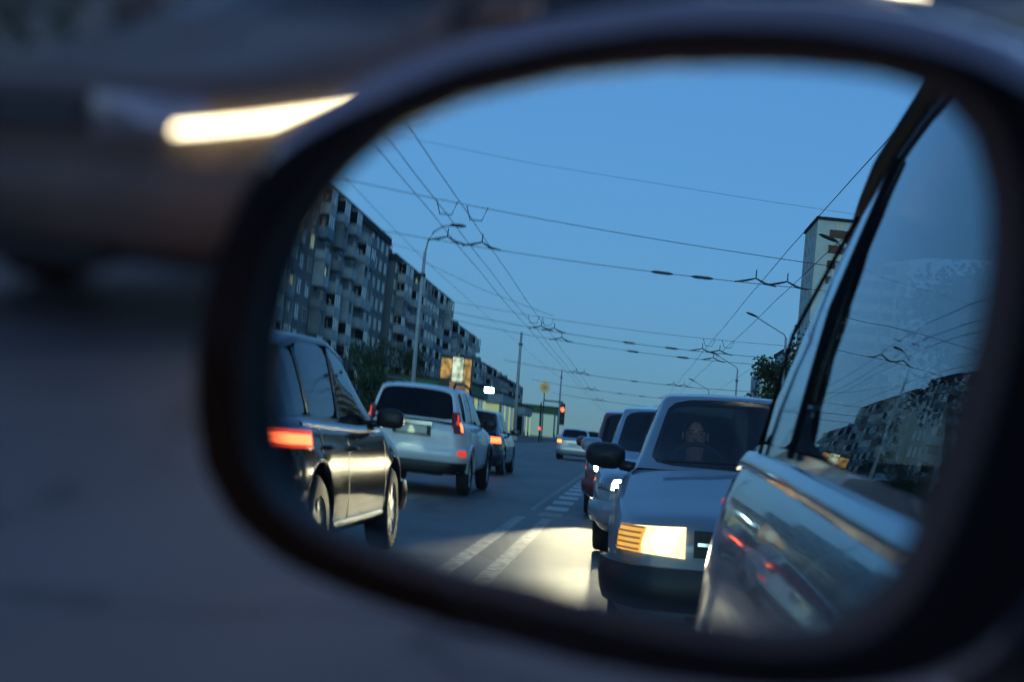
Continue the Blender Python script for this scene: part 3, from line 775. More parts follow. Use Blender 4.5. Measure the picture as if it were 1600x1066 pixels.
# ---- white off-road car
P_WHT = paint('white paint', (0.84, 0.84, 0.82), rough=0.35, coat=0.6)
def f_extra(c, root):
    for sd in (-1, 1):
        t = c.patch('tail_light', -1, sd*0.70, sd*0.90, 0.93, 1.24, M_LENSR, root, off=0.012, deep=0.05, bulge=0.015)
        c.patch('bulb', -1, sd*0.83, sd*0.87, 0.96, 1.10, L_HOT, t, off=0.034, deep=0.012, ns=2, nz=3)
        c.patch('bulb', -1, sd*0.77, sd*0.82, 1.06, 1.20, L_RED, t, off=0.034, deep=0.012, ns=2, nz=3)
        c.patch('glowing_reflector', -1, sd*0.74, sd*0.92, 0.60, 0.68, L_RED, root, off=0.085, deep=0.03, ns=4, nz=2)  # not a lamp: its red shine is put into the material as glow
        MB().tube([(sd*0.60, y, z) for y, z in ((-1.75, 1.60), (-1.6, 1.67), (-0.4, 1.70), (0.35, 1.66), (0.45, 1.58))], 0.02, n=8).build('roof_rail', M_BLACKPL, root, smooth=True)
    c.patch('rear_bumper', -1, -1.25, 1.25, 0.50, 0.70, P_WHT, root, off=0.05, deep=0.09, ns=34, nz=5, bulge=0.03)
    c.patch('lower_bumper', -1, -1.2, 1.2, 0.36, 0.52, M_BLACKPL, root, off=0.035, deep=0.09, ns=30, nz=4, bulge=0.01)
    c.patch('number_plate', -1, -0.26, 0.26, 0.88, 0.99, M_PLATELIT, root, off=0.036, deep=0.03, ns=6, nz=2)
    c.patch('plate_recess', -1, -0.32, 0.32, 0.855, 1.075, M_BLACKPL, root, off=0.02, deep=0.03, ns=8, nz=3)
    c.patch('tailgate_trim', -1, -0.34, 0.34, 1.01, 1.06, M_CHROME, root, off=0.035, deep=0.03, ns=8, nz=2)
    for k in (0.62, 0.55, 0.48):
        c.patch('badge', -1, k, k+0.03, 0.80, 0.82, M_CHROME, root, off=0.02, deep=0.02, ns=1, nz=1)
    MB().tube([(0.5, -2.05, 0.33), (0.5, -1.7, 0.34), (0.2, -1.5, 0.36)], 0.03, n=8).build('exhaust_pipe', M_CHROME, root)
    MB().box(-0.5, 0.5, -1.95, -1.5, 0.28, 0.42).build('spare_tank', M_BLACKPL, root, bevel=0.04)
    ld = bpy.data.lights.new('plate_light', 'SPOT'); ld.energy = 10*W_; ld.color = (1, 0.8, 0.45); ld.spot_size = R(75); ld.shadow_soft_size = 0.02
    o = link(bpy.data.objects.new('plate_light', ld), root); o.location = (0, -2.27, 1.08); o.rotation_euler = (R(-18), 0, 0)
    for sd in (-1, 1):
        for w in c.wy:
            ra = c.wr+0.08
            pts = []
            for k in range(0, 13):
                a = math.pi*k/12; y = w+ra*math.cos(a); z = c.wr+ra*math.sin(a)
                pts.append((sd*(c.sx(y, max(z, 0.45))+0.012), y, z))
            MB().tube(pts, 0.03, n=6).build('arch_trim', M_BLACKPL if w > 0 else P_WHT, root, smooth=True)
S_f = dict(L=4.32, W=1.82, zb=0.34, wr=0.345, wy=(-1.34, 1.33), paint=P_WHT, glass=G_DARK, sub=1, taper=0.10, shoulder=[(-2.16, 1.02), (-2.0, 1.10), (-0.5, 1.08), (0.9, 1.06), (1.1, 1.05), (1.7, 1.0), (2.05, 0.92), (2.16, 0.85)],
    gh=[(1.15, 1.06, 0.78), (0.40, 1.58, 0.64), (-0.3, 1.64, 0.64), (-1.4, 1.63, 0.64), (-1.85, 1.58, 0.62), (-2.13, 1.10, 0.74)], sweep=0.06, wins=[(-0.42, 0.9), (-1.25, -0.54), (-1.72, -1.42)], seams=(-0.48, -1.3, 0.95), handles=(-0.33, -1.15), mirror=0.82, mirmat=M_BLACKPL, extra=f_extra)
make_car('white_suv', S_f, (-3.52, -22.2, 0), R(180), 'white off-road estate driving away with one tall red tail light glowing', 'car', 'cars driving the other way')

# ---- smaller cars further off
def simple_tail(lm, bm_):
    def f(c, root):
        tail_face(c, root, [(0.52, 0.92, 0.72, 0.88, M_LENSR, lm, (0.1, 0.9, 0.1, 0.9))], bumper=(bm_, 0.34, 0.58), plate=(0.62, 0.73, M_PLATE))
    return f
P_NAVY = paint('dark navy paint', (0.02, 0.025, 0.04), metal=0.2)
S_g = dict(S_c, paint=P_NAVY, extra=simple_tail(L_HOT, P_NAVY))
make_car('dark_hatchback', S_g, (-3.98, -33.2, 0), R(180), 'dark navy hatchback with red tail light just beyond the white car', 'car', 'cars driving the other way')
P_SED = paint('light silver paint', (0.50, 0.51, 0.52), metal=0.4)
L_ORG = lampmat('tail lamp orange glow', (1.0, 0.20, 0.035), 7.0)
S_h = dict(L=4.45, W=1.72, zb=0.22, wr=0.30, wy=(-1.3, 1.32), paint=P_SED, glass=G_DARK, sub=1, shoulder=rail_profile(0.74, 0.93, 0.93, 0.90, 1.0, -1.55, 2.225, deck=0.95),
    gh=[(1.05, 0.94, 0.72), (0.25, 1.38, 0.58), (-0.4, 1.42, 0.58), (-0.95, 1.38, 0.56), (-1.65, 0.96, 0.66)], wins=[(-0.42, 0.8), (-1.1, -0.54)], seams=(-0.48,), mirror=0.75, extra=simple_tail(L_ORG, P_SED))
make_car('silver_sedan', S_h, (-2.66, -63.0, 0), R(180), 'small silver saloon far down the road with two orange tail lights', 'car', 'cars driving the other way')
S_i = dict(S_g, extra=simple_tail(L_RED, P_NAVY))
make_car('far_car', S_i, (-2.5, -86.0, 0), R(180), 'small dark car half hidden in front of the silver saloon', 'car', 'cars driving the other way')

# ---- cars seen past the mirror itself
P_BEIGE = mat('brown grey paint', (0.11, 0.085, 0.06), rough=0.55, coat=0.1, var=0.2, vscale=2)
L_STREAK = lampmat('headlamp streak glow', (1.0, 0.80, 0.48), 11.0)  # headlamp smeared by motion, built as a long glowing strip
def j_extra(c, root):
    front_face(c, root, 0.62, 0.76, 0.42, L_HEAD, q0=0.40, on=False, plate=False, bumper=(P_BEIGE, 0.30, 0.54))
    for sd in (-1, 1):
        c.patch('lamp_streak', 1, sd*0.74, sd*1.32, (0.640, 0.684), (0.662, 0.706), L_STREAK, root, off=0.035, deep=0.02, ns=14, nz=1)  # added strip in the shape of the moving headlamp's streak
S_j = dict(S_c, L=3.9, W=1.82, paint=P_BEIGE, glass=G_CLEAR, shoulder=rail_profile(0.80, 0.93, 0.90, 0.86, 1.0, -1.7, 1.95), gh=[(1.0, 0.94, 0.76), (0.20, 1.46, 0.62), (-0.4, 1.50, 0.62), (-1.3, 1.46, 0.60), (-1.85, 0.90, 0.68)], wins=[(-0.42, 0.85), (-1.25, -0.54)], extra=j_extra)
make_car('oncoming_car', S_j, (-6.95, 6.65, 0), R(180), 'blurred grey beige car beyond the mirror at the left, its headlamp drawn out into a bright streak', 'car', 'cars coming towards us')
def k_extra(c, root):
    front_face(c, root, 0.84, 1.0, 0.42, L_HEAD, q0=0.40, on=False, bumper=(P_NAVY, 0.34, 0.62))
    for sd in (-1, 1):
        c.patch('lamp_streak', 1, sd*0.34, sd*0.98, 0.925, 0.96, L_STREAK, root, off=0.035, deep=0.02, ns=14, nz=1)  # this car's smeared lamp, likewise shaped as a strip
S_k = dict(S_f, paint=P_NAVY, glass=G_DARK, extra=k_extra)
make_car('parked_suv', S_k, (-9.50, 13.66, 0), R(180), 'dark high car with a lamp streak at the top edge above the mirror', 'car', 'cars coming towards us')

# ------------------------------------------------------------------ driver of the following car
def person():
    M_SKIN = mat('skin', (0.50, 0.27, 0.19), rough=0.5)
    M_CLOTH = mat('dark jacket', (0.03, 0.03, 0.035), rough=0.9)
    M_HAIR = mat('dark hair', (0.02, 0.015, 0.012), rough=0.6)
    verts = []; edges = []; rad = []
    def v(p, r, par=None):
        verts.append(p); rad.append(r)
        if par is not None: edges.append((par, len(verts)-1))
        return len(verts)-1
    pel = v((0, 0, 0.0), (0.15, 0.12)); ab = v((0, 0.0, 0.18), (0.15, 0.11), pel); ch = v((0, -0.03, 0.38), (0.17, 0.12), ab)
    nk0 = v((0, -0.04, 0.53), (0.075, 0.07), ch); nk = v((0, -0.02, 0.60), (0.052, 0.055), nk0)
    h0 = v((0, 0.01, 0.66), (0.062, 0.075), nk); h1 = v((0, 0.012, 0.73), (0.074, 0.092), h0); h2 = v((0, 0.0, 0.80), (0.072, 0.09), h1); v((0, -0.005, 0.845), (0.04, 0.05), h2)
    for sd in (-1, 1):
        hp = v((sd*0.10, 0.12, -0.02), (0.085, 0.085), pel); kn = v((sd*0.14, 0.46, 0.06), (0.06, 0.06), hp); an = v((sd*0.12, 0.66, -0.24), (0.045, 0.045), kn); v((sd*0.12, 0.78, -0.28), (0.04, 0.03), an)
        sh = v((sd*0.17, -0.03, 0.46), (0.065, 0.065), ch); el = v((sd*0.27, 0.10, 0.22), (0.047, 0.047), sh); wr = v((sd*0.17, 0.33, 0.34), (0.03, 0.026), el)
        pa = v((sd*0.165, 0.40, 0.37), (0.034, 0.02), wr)
        for k, (dx, ln) in enumerate(((-0.026, 0.062), (-0.009, 0.072), (0.009, 0.068), (0.026, 0.054))):
            f1 = v((sd*0.165+dx, 0.44, 0.385), (0.009, 0.009), pa); f2 = v((sd*0.165+dx, 0.44+ln*0.5, 0.37), (0.008, 0.008), f1); v((sd*0.165+dx, 0.435+ln*0.3, 0.345), (0.007, 0.007), f2)
        t1 = v((sd*0.125, 0.39, 0.385), (0.01, 0.01), pa); v((sd*0.115, 0.43, 0.40), (0.008, 0.008), t1)
    me = bpy.data.meshes.new('person'); me.from_pydata(verts, edges, []); 
    o = bpy.data.objects.new('person', me); link(o)
    md = o.modifiers.new('skin', 'SKIN')
    for i, r in enumerate(rad): me.skin_vertices[0].data[i].radius = r
    me.skin_vertices[0].data[0].use_root = True
    md2 = o.modifiers.new('sub', 'SUBSURF'); md2.levels = 2; md2.render_levels = 2
    md.use_smooth_shade = True
    me.materials.append(M_SKIN)
    # clothing, hair and face are children
    cl = MB()
    rows = []
    for z, a, b, cy in ((-0.12, 0.19, 0.17, 0.0), (0.0, 0.20, 0.18, 0.0), (0.18, 0.20, 0.18, 0.0), (0.36, 0.23, 0.19, -0.02), (0.46, 0.22, 0.165, -0.025), (0.53, 0.14, 0.13, -0.03), (0.585, 0.085, 0.092, -0.022)):
        rows.append([(a*math.cos(t), cy+b*math.sin(t), z) for t in [2*math.pi*i/20 for i in range(20)]])
    cl.grid(rows, close=True)
    for sd in (-1, 1):
        cl.tube([(sd*0.13, -0.03, 0.47), (sd*0.19, -0.02, 0.45), (sd*0.24, 0.05, 0.32), (sd*0.275, 0.10, 0.22), (sd*0.235, 0.20, 0.27), (sd*0.18, 0.31, 0.33)], [0.07, 0.082, 0.068, 0.062, 0.05, 0.042], n=12)
    cl.build('jacket', M_CLOTH, o, smooth=True)
    hr = MB(); rows = []
    for i in range(7):
        ph = math.pi/2*i/6
        rows.append([((0.088*math.cos(ph)+0.002)*math.cos(t), -0.012+(0.104*math.cos(ph)+0.002)*math.sin(t)-(0.012 if math.sin(t) > 0.3 else 0), 0.765+0.108*math.sin(ph)-(0.06 if (math.sin(t) < 0.2 and i == 0) else 0)) for t in [2*math.pi*k/20 for k in range(20)]])
    hr.grid(rows, close=True); hr.build('hair', M_HAIR, o, smooth=True)
    MB().tube([(0, 0.10, 0.755), (0, 0.122, 0.722), (0, 0.100, 0.708)], [0.007, 0.014, 0.009], n=8).build('nose', M_SKIN, o, smooth=True)
    M_EYE = mat('eye', (0.03, 0.02, 0.02), rough=0.2)
    for sd in (-1, 1):
        MB().lathe([(-0.006, 0.001), (-0.004, 0.007), (0.004, 0.007), (0.006, 0.001)], axis='y', n=10, c=(sd*0.031, 0.093, 0.752)).build('eye', M_EYE, o, smooth=True)
        MB().tube([(sd*0.015, 0.098, 0.770), (sd*0.048, 0.086, 0.772)], 0.003, n=6).build('eyebrow', M_HAIR, o)
        MB().lathe([(-0.008, 0.002), (-0.006, 0.026), (0.006, 0.024), (0.008, 0.002)], axis='x', n=12, c=(sd*0.080, 0.0, 0.735)).build('ear', M_SKIN, o, smooth=True)
    MB().tube([(-0.024, 0.088, 0.682), (0, 0.097, 0.680), (0.024, 0.088, 0.682)], 0.006, n=6).build('mouth', mat('lips', (0.3, 0.1, 0.08), rough=0.5), o)
    return o
dv = person()
tag(dv, 'driver in a dark jacket at the wheel of the silver grey car', 'person')
dv.location = Matrix.Rotation(R(1.0), 3, 'Z') @ Vector((-0.37, 0.02, 0)) + Vector((0.79, -8.2, 0.41))
dv.rotation_euler = (0, 0, R(1.0))

# ------------------------------------------------------------------ buildings on the left
M_CONC = mat('panel concrete', (0.22, 0.22, 0.215), rough=0.9, col2=(0.33, 0.32, 0.31), vscale=0.25)
M_CONC2 = mat('panel concrete darker', (0.16, 0.16, 0.16), rough=0.9, col2=(0.26, 0.255, 0.25), vscale=0.3)
M_BALA = mat('balcony pale panel', (0.50, 0.51, 0.50), rough=0.8, var=0.2, vscale=0.6)
M_BALB = mat('balcony grey panel', (0.28, 0.28, 0.28), rough=0.85, var=0.25, vscale=0.6)
M_BALC = mat('balcony blue panel', (0.20, 0.26, 0.31), rough=0.8, var=0.2, vscale=0.6)
M_PANE = mat('dark window pane', (0.015, 0.017, 0.02), rough=0.08, coat=1)
M_FRAME = mat('white window frame', (0.55, 0.55, 0.53), rough=0.6)
M_ROOFF = mat('roofing felt', (0.04, 0.04, 0.042), rough=0.95)
M_LIT = mat('lit window pane', (0.1, 0.09, 0.06), rough=0.4, emit=(1.0, 0.72, 0.36), es=0.55)
def balcony_mesh(kind, m):
    b = MB()
    b.box(0, 1.25, -1.5, 1.5, -0.12, 0.0)
    b.box(1.17, 1.25, -1.5, 1.5, 0.0, 1.05); b.box(0, 1.17, -1.5, -1.42, 0.0, 1.05); b.box(0, 1.17, 1.42, 1.5, 0.0, 1.05)
    if kind == 'glazed':
        for y in (-1.46, -0.5, 0.5, 1.46): b.box(1.18, 1.24, y-0.04, y+0.04, 1.05, 2.5)
        b.box(0, 1.25, -1.5, 1.5, 2.5, 2.6)
        b.box(0, 0.06, 1.42, 1.5, 1.05, 2.5)
    elif kind == 'clad':
        b.box(1.17, 1.25, -1.5, -0.9, 1.05, 2.55); b.box(0, 1.17, 1.42, 1.5, 1.05, 2.55); b.box(0, 1.25, -1.5, 1.5, 2.55, 2.65)
        b.box(1.17, 1.25, 0.9, 1.5, 1.05, 2.55)
    return b.mesh('balcony', m)
PANEM = MB().box(1.16, 1.2, -1.42, 1.42, 1.05, 2.5).box(0.06, 1.16, 1.40, 1.44, 1.05, 2.5).mesh('pane', M_PANE)
BALS = [(balcony_mesh('open', M_BALB), 0), (balcony_mesh('glazed', M_BALA), 1), (balcony_mesh('clad', M_BALA), 0), (balcony_mesh('glazed', M_BALC), 1), (balcony_mesh('open', M_BALA), 0), (balcony_mesh('clad', M_BALB), 0)]
WINF = MB().box(0.0, 0.10, -0.85, -0.77, 0, 1.5).box(0.0, 0.10, 0.77, 0.85, 0, 1.5).box(0.0, 0.10, -0.77, 0.77, 0, 0.08).box(0, 0.10, -0.77, 0.77, 1.42, 1.5).box(0, 0.09, -0.04, 0.04, 0.08, 1.42).mesh('window', M_FRAME)
WINP = MB().box(-0.02, 0.05, -0.77, 0.77, 0.08, 1.42).mesh('pane', M_PANE)
WINL = MB().box(-0.02, 0.05, -0.77, 0.77, 0.08, 1.42).mesh('pane', M_LIT)
def block(name, label, X, y0, y1, floors, fh, m, step=3.6, seed=1, z0=0.0, group='panel blocks along the street', lit=0.0, parap=1.0):
    rnd = random.Random(seed)
    root = tag(empty(name, (X, y0, z0)), label, 'building', group)
    L = y0-y1; H = floors*fh+1.0
    MB().box(-12, 0, -L, 0, 0, H).build('wall', m, root)
    rf = MB().box(-12.3, 0.35, -L-0.3, 0.3, H, H+0.25).box(-12.1, 0.2, -L-0.1, 0.1, H+0.25, H+parap).build('roof', M_ROOFF, root)
    for k in range(3):
        y = -L*(0.2+0.3*k); MB().box(-7, -3.5, y-2, y+2, H+parap, H+parap+2.2).build('roof_hut', m, rf)
    nc = int(L/step)
    pat = [rnd.choice('BBBWW') for _ in range(nc)]
    for i in range(nc):
        y = -(i+0.5)*L/nc
        for f in range(floors):
            z = 1.0+f*fh
            if pat[i] == 'B' and f > 0:
                me, gz = BALS[rnd.choice((0, 1, 1, 2, 3, 4, 5))]
                b = put('balcony', me, root, (0, y, z))
                if gz: put('pane', PANEM, b)
            else:
                w = put('window', WINF, root, (0, y, z+0.85))
                put('pane', WINL if rnd.random() < lit else WINP, w)
    for k in range(1, floors+1):
        pass
    return root
block('apartment_block', 'long nine storey panel block with many balconies, nearest on the left', -37, -108, -180, 9, 2.46, M_CONC2, seed=3, lit=0.035)
block('apartment_block', 'darker nine storey panel block behind the tall lamp post', -37, -185, -248, 9, 2.32, M_CONC2, seed=5, lit=0.03)
block('apartment_block', 'narrow panel block third along the left side', -37, -252, -292, 8, 2.2, M_CONC, seed=8)
block('apartment_block', 'pale lower block with light window bands behind the shops', -40, -305, -370, 6, 2.4, M_CONC, seed=9)
block('apartment_block', 'last pale block of the row above the shops', -39, -378, -440, 6, 2.2, M_CONC, seed=11)

# ------------------------------------------------------------------ tower and houses on the right
M_TOWER = mat('white tower panel', (0.78, 0.74, 0.64), rough=0.85, var=0.1, vscale=0.3)
M_BROWN = mat('brown loggia panel', (0.17, 0.075, 0.05), rough=0.85, var=0.2, vscale=0.5)
tw = tag(empty('tower_block', (32.3, -250, 0)), 'tall white tower block with brown bands at the right edge', 'building')
MB().box(0, 18, -18, 0, 0, 44.5).build('wall', M_TOWER, tw)
MB().box(-0.3, 18.3, -18.3, 0.3, 44.5, 45.1).build('roof', M_ROOFF, tw)
bm1 = MB().box(2.4, 15.5, -0.1, 0.25, 0, 1.45).mesh('brown_band', M_BROWN)
for f in range(15):
    z = 1.5+f*2.85
    put('brown_band', bm1, tw, (0, 0, z))
    for x in (4.2, 8.2, 12.2):
        w = put('window', WINF, tw, (x, 0.0, z+1.46), (0, 0, R(90)), (1, 1, 0.85)); put('pane', WINP, w)
    for y in (-4, -9, -14):
        w = put('window', WINF, tw, (0.0, y, z+0.8), (0, 0, R(180)), (1, 1, 0.9)); put('pane', WINP, w)
hs = tag(empty('pale_house', (17.0, -178, 0)), 'pale stepped house wall behind the roadside trees', 'building')
MB().box(0, 12, -14, 0, 0, 11.5).build('wall', M_TOWER, hs)
MB().box(3.2, 12, -13.5, -0.4, 11.5, 14.5).build('upper_wall', M_TOWER, hs)
MB().box(3.0, 12.2, -13.7, -0.2, 14.5, 14.9).build('roof', M_ROOFF, hs)
for f in range(4):
    for x in (2, 5, 8):
        w = put('window', WINF, hs, (x, 0.0, 1.4+f*2.9), (0, 0, R(90))); put('pane', WINP, w)

# ------------------------------------------------------------------ shops, kiosk and lit signs on the left
M_FASC = mat('shop fascia', (0.36, 0.40, 0.42), rough=0.6, var=0.1)
M_FASG = mat('green fascia', (0.05, 0.16, 0.06), rough=0.6, var=0.1)
M_SHOPW = mat('shop wall', (0.26, 0.26, 0.25), rough=0.85, var=0.15)
L_SHOP = lampmat('shop window glow', (1.0, 0.70, 0.30), 0.8)
L_SHOP2 = lampmat('pale shop window glow', (0.8, 0.85, 0.75), 0.5)
def shop(label, x, y, wd, dp, h, fas, litw, lit):
    r = tag(empty('shop_pavilion', (x, y, 0.1)), label, 'shop', 'single storey shops on the left')
    MB().box(-wd, 0, -dp, 0, 0, h).build('wall', M_SHOPW, r)
    MB().box(-wd-0.3, 0.35, -dp-0.2, 0.4, h, h+0.15).build('roof', M_ROOFF, r)
    MB().box(-wd, 0.0, 0.02, 0.22, h-0.95, h-0.05).box(0.02, 0.22, -dp, 0.22, h-0.95, h-0.05).build('fascia', fas, r)
    n = max(2, int(wd/1.8))
    for k in range(n):
        xx = -wd+(k+0.5)*wd/n; hw_ = wd/n*0.42
        w = MB().box(xx-hw_-0.06, xx+hw_+0.06, 0.0, 0.06, 0.35, h-1.1).build('shop_window', M_FRAME, r)
        MB().box(xx-hw_, xx+hw_, 0.05, 0.08, 0.42, h-1.17).build('pane', litw if k in lit else M_PANE, w)
    n = max(2, int(dp/3))
    for k in range(n):
        yy = -(k+0.5)*dp/n; hw_ = dp/n*0.4
        w = MB().box(0.0, 0.06, yy-hw_-0.06, yy+hw_+0.06, 0.35, h-1.1).build('shop_window', M_FRAME, r)
        MB().box(0.05, 0.08, yy-hw_, yy+hw_, 0.42, h-1.17).build('pane', litw if (k+1) % 2 == 0 else M_PANE, w)
    return r
s1 = shop('grey shop pavilion with a green band and a bright lamp on its roof edge', -15.2, -118, 9, 14, 4.5, M_FASG, L_SHOP, (3,))
shop('shop pavilion with warm lit windows next to the lamp post', -15.0, -146, 7, 18, 4.6, M_FASC, L_SHOP, (0, 1, 2))
shop('low kiosk with a yellow doorway further down the left side', -14.8, -176, 6, 12, 4.0, M_FASC, L_SHOP, (0,))
shop('far green topped kiosk beside the red traffic light', -12.8, -215, 7, 12, 5.0, M_FASG, L_SHOP2, (1, 2))
lampo = tag(empty('wall_lamp', (-13.2, -117.2, 0.1)), 'very bright white flood lamp on the shop front', 'lamp')
MB().tube([(-1.6, -0.6, 4.45), (-0.6, 0.0, 4.5), (0, 0.2, 4.3)], 0.05, n=8).build('bracket', M_BLACKPL, lampo)
MB().box(-0.55, 0.55, 0.0, 0.35, 3.9, 4.28).build('lamp_housing', M_BLACKPL, lampo, bevel=0.08)
MB().box(-0.45, 0.45, 0.36, 0.40, 3.88, 4.25).build('lamp_glass', lampmat('flood lamp glow', (0.9, 0.92, 1.0), 40.0), lampo)
# orange lit advertising box
ad = tag(empty('advertising_box', (-15.5, -101, 0.1)), 'orange illuminated advertising box with a white panel on posts', 'sign')
L_ORP = lampmat('orange panel glow', (1.0, 0.30, 0.04), 1.0, 0.9); L_WHP = lampmat('white panel glow', (1.0, 0.66, 0.45), 1.5, 0.7)
for x in (0.3, 2.5):
    MB().tube([(x, -0.15, 0), (x, -0.15, 3.0)], 0.09, n=8).build('post', M_BLACKPL, ad)
MB().box(-0.1, 2.6, -0.35, 0.0, 2.9, 5.85).build('box', M_BLACKPL, ad)
MB().box(0.0, 0.9, 0.0, 0.05, 4.2, 5.6).build('orange_panel', L_ORP, ad)
MB().box(1.9, 2.5, 0.0, 0.05, 3.1, 5.7).build('orange_panel', L_ORP, ad)
MB().box(0.8, 1.85, 0.0, 0.05, 3.0, 4.0).build('orange_panel', lampmat('dim orange panel glow', (0.9, 0.25, 0.06), 0.5), ad)
MB().box(0.95, 1.85, 0.0, 0.06, 4.05, 5.75).build('white_panel', L_WHP, ad)
# round orange sign
rs = tag(empty('round_sign', (-10.9, -158, 0.1)), 'round orange lit sign on a thin post above the shops', 'sign')
MB().tube([(0, 0, 0), (0, 0, 5.6)], 0.06, n=8).build('post', M_BLACKPL, rs)
MB().lathe([(-0.06, 0.001), (-0.06, 0.62), (0.06, 0.62), (0.06, 0.001)], axis='y', n=24, c=(0, 0, 6.1)).build('disc', lampmat('orange sign glow', (1.0, 0.42, 0.06), 0.55), rs)
MB().lathe([(0.061, 0.001), (0.07, 0.26), (0.05, 0.3)], axis='y', n=16, c=(0, 0, 6.1)).build('emblem', lampmat('sign emblem', (0.4, 0.5, 0.6), 0.3), rs)
# traffic light
tl = tag(empty('traffic_light', (-8.2, -152, -0.9)), 'red traffic light hung over the far end of the road', 'traffic light')
MB().tube([(-2.6, 0, 0), (-2.6, 0, 5.2), (-2.2, 0, 5.5), (0, 0, 5.5)], 0.08, n=8).build('pole', M_BLACKPL, tl)
MB().box(-0.28, 0.28, -0.2, 0.15, 3.0, 5.4).build('lamp_case', M_BLACKPL, tl, bevel=0.06)
for k, (nm, m) in enumerate((('red_lamp', lampmat('red signal glow', (1.0, 0.07, 0.02), 9.0)), ('amber_lamp', M_BLACKPL), ('green_lamp', M_BLACKPL))):
    MB().lathe([(0.15, 0.001), (0.19, 0.20), (0.15, 0.24)], axis='y', n=18, c=(0, 0, 4.7-k*0.7)).build(nm, m, tl)
for z in (2.4,):
    MB().lathe([(0.1, 0.001), (0.14, 0.16), (0.1, 0.18)], axis='y', n=14, c=(-2.6, 0, z)).build('repeater_lamp', lampmat('red repeater glow', (1.0, 0.05, 0.05), 5.0), tl)

# ------------------------------------------------------------------ poles, lamps and overhead wires
M_POLE = mat('grey pole', (0.48, 0.49, 0.50), rough=0.6, metal=0.1, var=0.15)
M_WIRE = mat('overhead wire', (0.012, 0.012, 0.013), rough=0.6)
def pole(label, x, y, h, arm, side, lamp=True, r=0.11):
    o = tag(empty('street_lamp', (x, y, 0.1)), label, 'street lamp', 'poles along the street')
    MB().tube([(0, 0, 0), (0, 0, h*0.6), (0, 0, h)], [r*1.35, r, r*0.75], n=10).build('pole', M_POLE, o, smooth=True)
    MB().lathe([(0, r*2.2), (0.5, r*2.1), (0.6, r*1.3)], axis='z', n=12).build('base', M_POLE, o)
    MB().lathe([(h-1.2, r*0.9), (h-1.2, r*1.5), (h-1.05, r*1.5), (h-1.05, r*0.9)], axis='z', n=10).build('clamp', M_BLACKPL, o)
    if lamp:
        if side > 0:
            pts = [(0, 0, h-0.05), (0.1, 0, h+0.55), (0.35, 0, h+1.0), (0.8, 0, h+1.3), (arm, 0, h+1.4)]
        else:
            pts = [(0, 0, h-0.05), (-0.15, 0, h+0.2), (-arm, 0, h+1.2)]
        MB().tube(pts, 0.045, n=8).build('arm', M_POLE, o, smooth=True)
        ex, ez = pts[-1][0], pts[-1][2]
        s = 1 if side > 0 else -1
        rows = []
        for t, k in ((0, 0.3), (0.15, 0.8), (0.45, 1.0), (0.75, 0.8), (0.9, 0.15)):
            rows.append([(ex+s*(t-0.1), 0.16*k*math.cos(a), ez+0.02+(0.0 if side > 0 else 0.28*t)+0.09*k*math.sin(a)) for a in [2*math.pi*i/12 for i in range(12)]])
        MB().grid(rows, close=True).build('lamp_head', M_BLACKPL, o, smooth=True)
    return o
pole('tall pale lamp post with a curved arm before the left blocks', -11.6, -66, 9.0, 1.3, 1)
pole('bare post rising above the left shops', -11.6, -128, 10.0, 1.2, 1, lamp=False, r=0.16)
pole('distant post far along the left pavement', -11.6, -205, 10.5, 1.2, 1, lamp=False, r=0.14)
pole('right lamp post beside the tower, its lamp above the roof', 10.6, -58, 9.0, 2.2, -1)
pole('second right lamp post above the trees', 10.6, -94, 9.0, 2.2, -1)
pole('third right lamp post seen over the silver car', 10.6, -136, 9.0, 2.2, -1)
pole('fourth right lamp post, farthest and smallest', 10.6, -185, 8.6, 2.2, -1)
pole('thin dark post in front of the white tower', 10.4, -71, 11.2, 1, -1, lamp=False, r=0.09)

def wire(label, pts, r=0.014, name='overhead_wire', cat='wire', group='overhead wires'):
    return tag(MB().tube(pts, r*0.68, n=5).build(name, M_WIRE), label, cat, group)
SP = [12, -8, -31, -41.5, -62, -67, -88, -112, -145, -180, -230, -300]
def run(label, x, z, wob=0.0, r=0.013):
    pts = []
    for a, b in zip(SP, SP[1:]):
        for k in range(4):
            t = k/4; pts.append((x+wob*math.sin((a+(b-a)*t)*0.09), a+(b-a)*t, z-4*t*(1-t)*0.0011*(a-b)**1.5/2))
    pts.append((x, SP[-1], z))
    return wire(label, pts, r, group='trolley wires running along the street')
run('left trolley wire, outermost of the bundle above the left lane', -5.4, 5.75)
run('left trolley wire in the middle of the bundle', -5.0, 5.75)
run('left trolley wire nearest the middle of the road', -4.4, 5.75)
run('right trolley wire nearest the middle of the road', 3.4, 5.75)
run('right trolley wire closest to the tower', 4.3, 5.75)
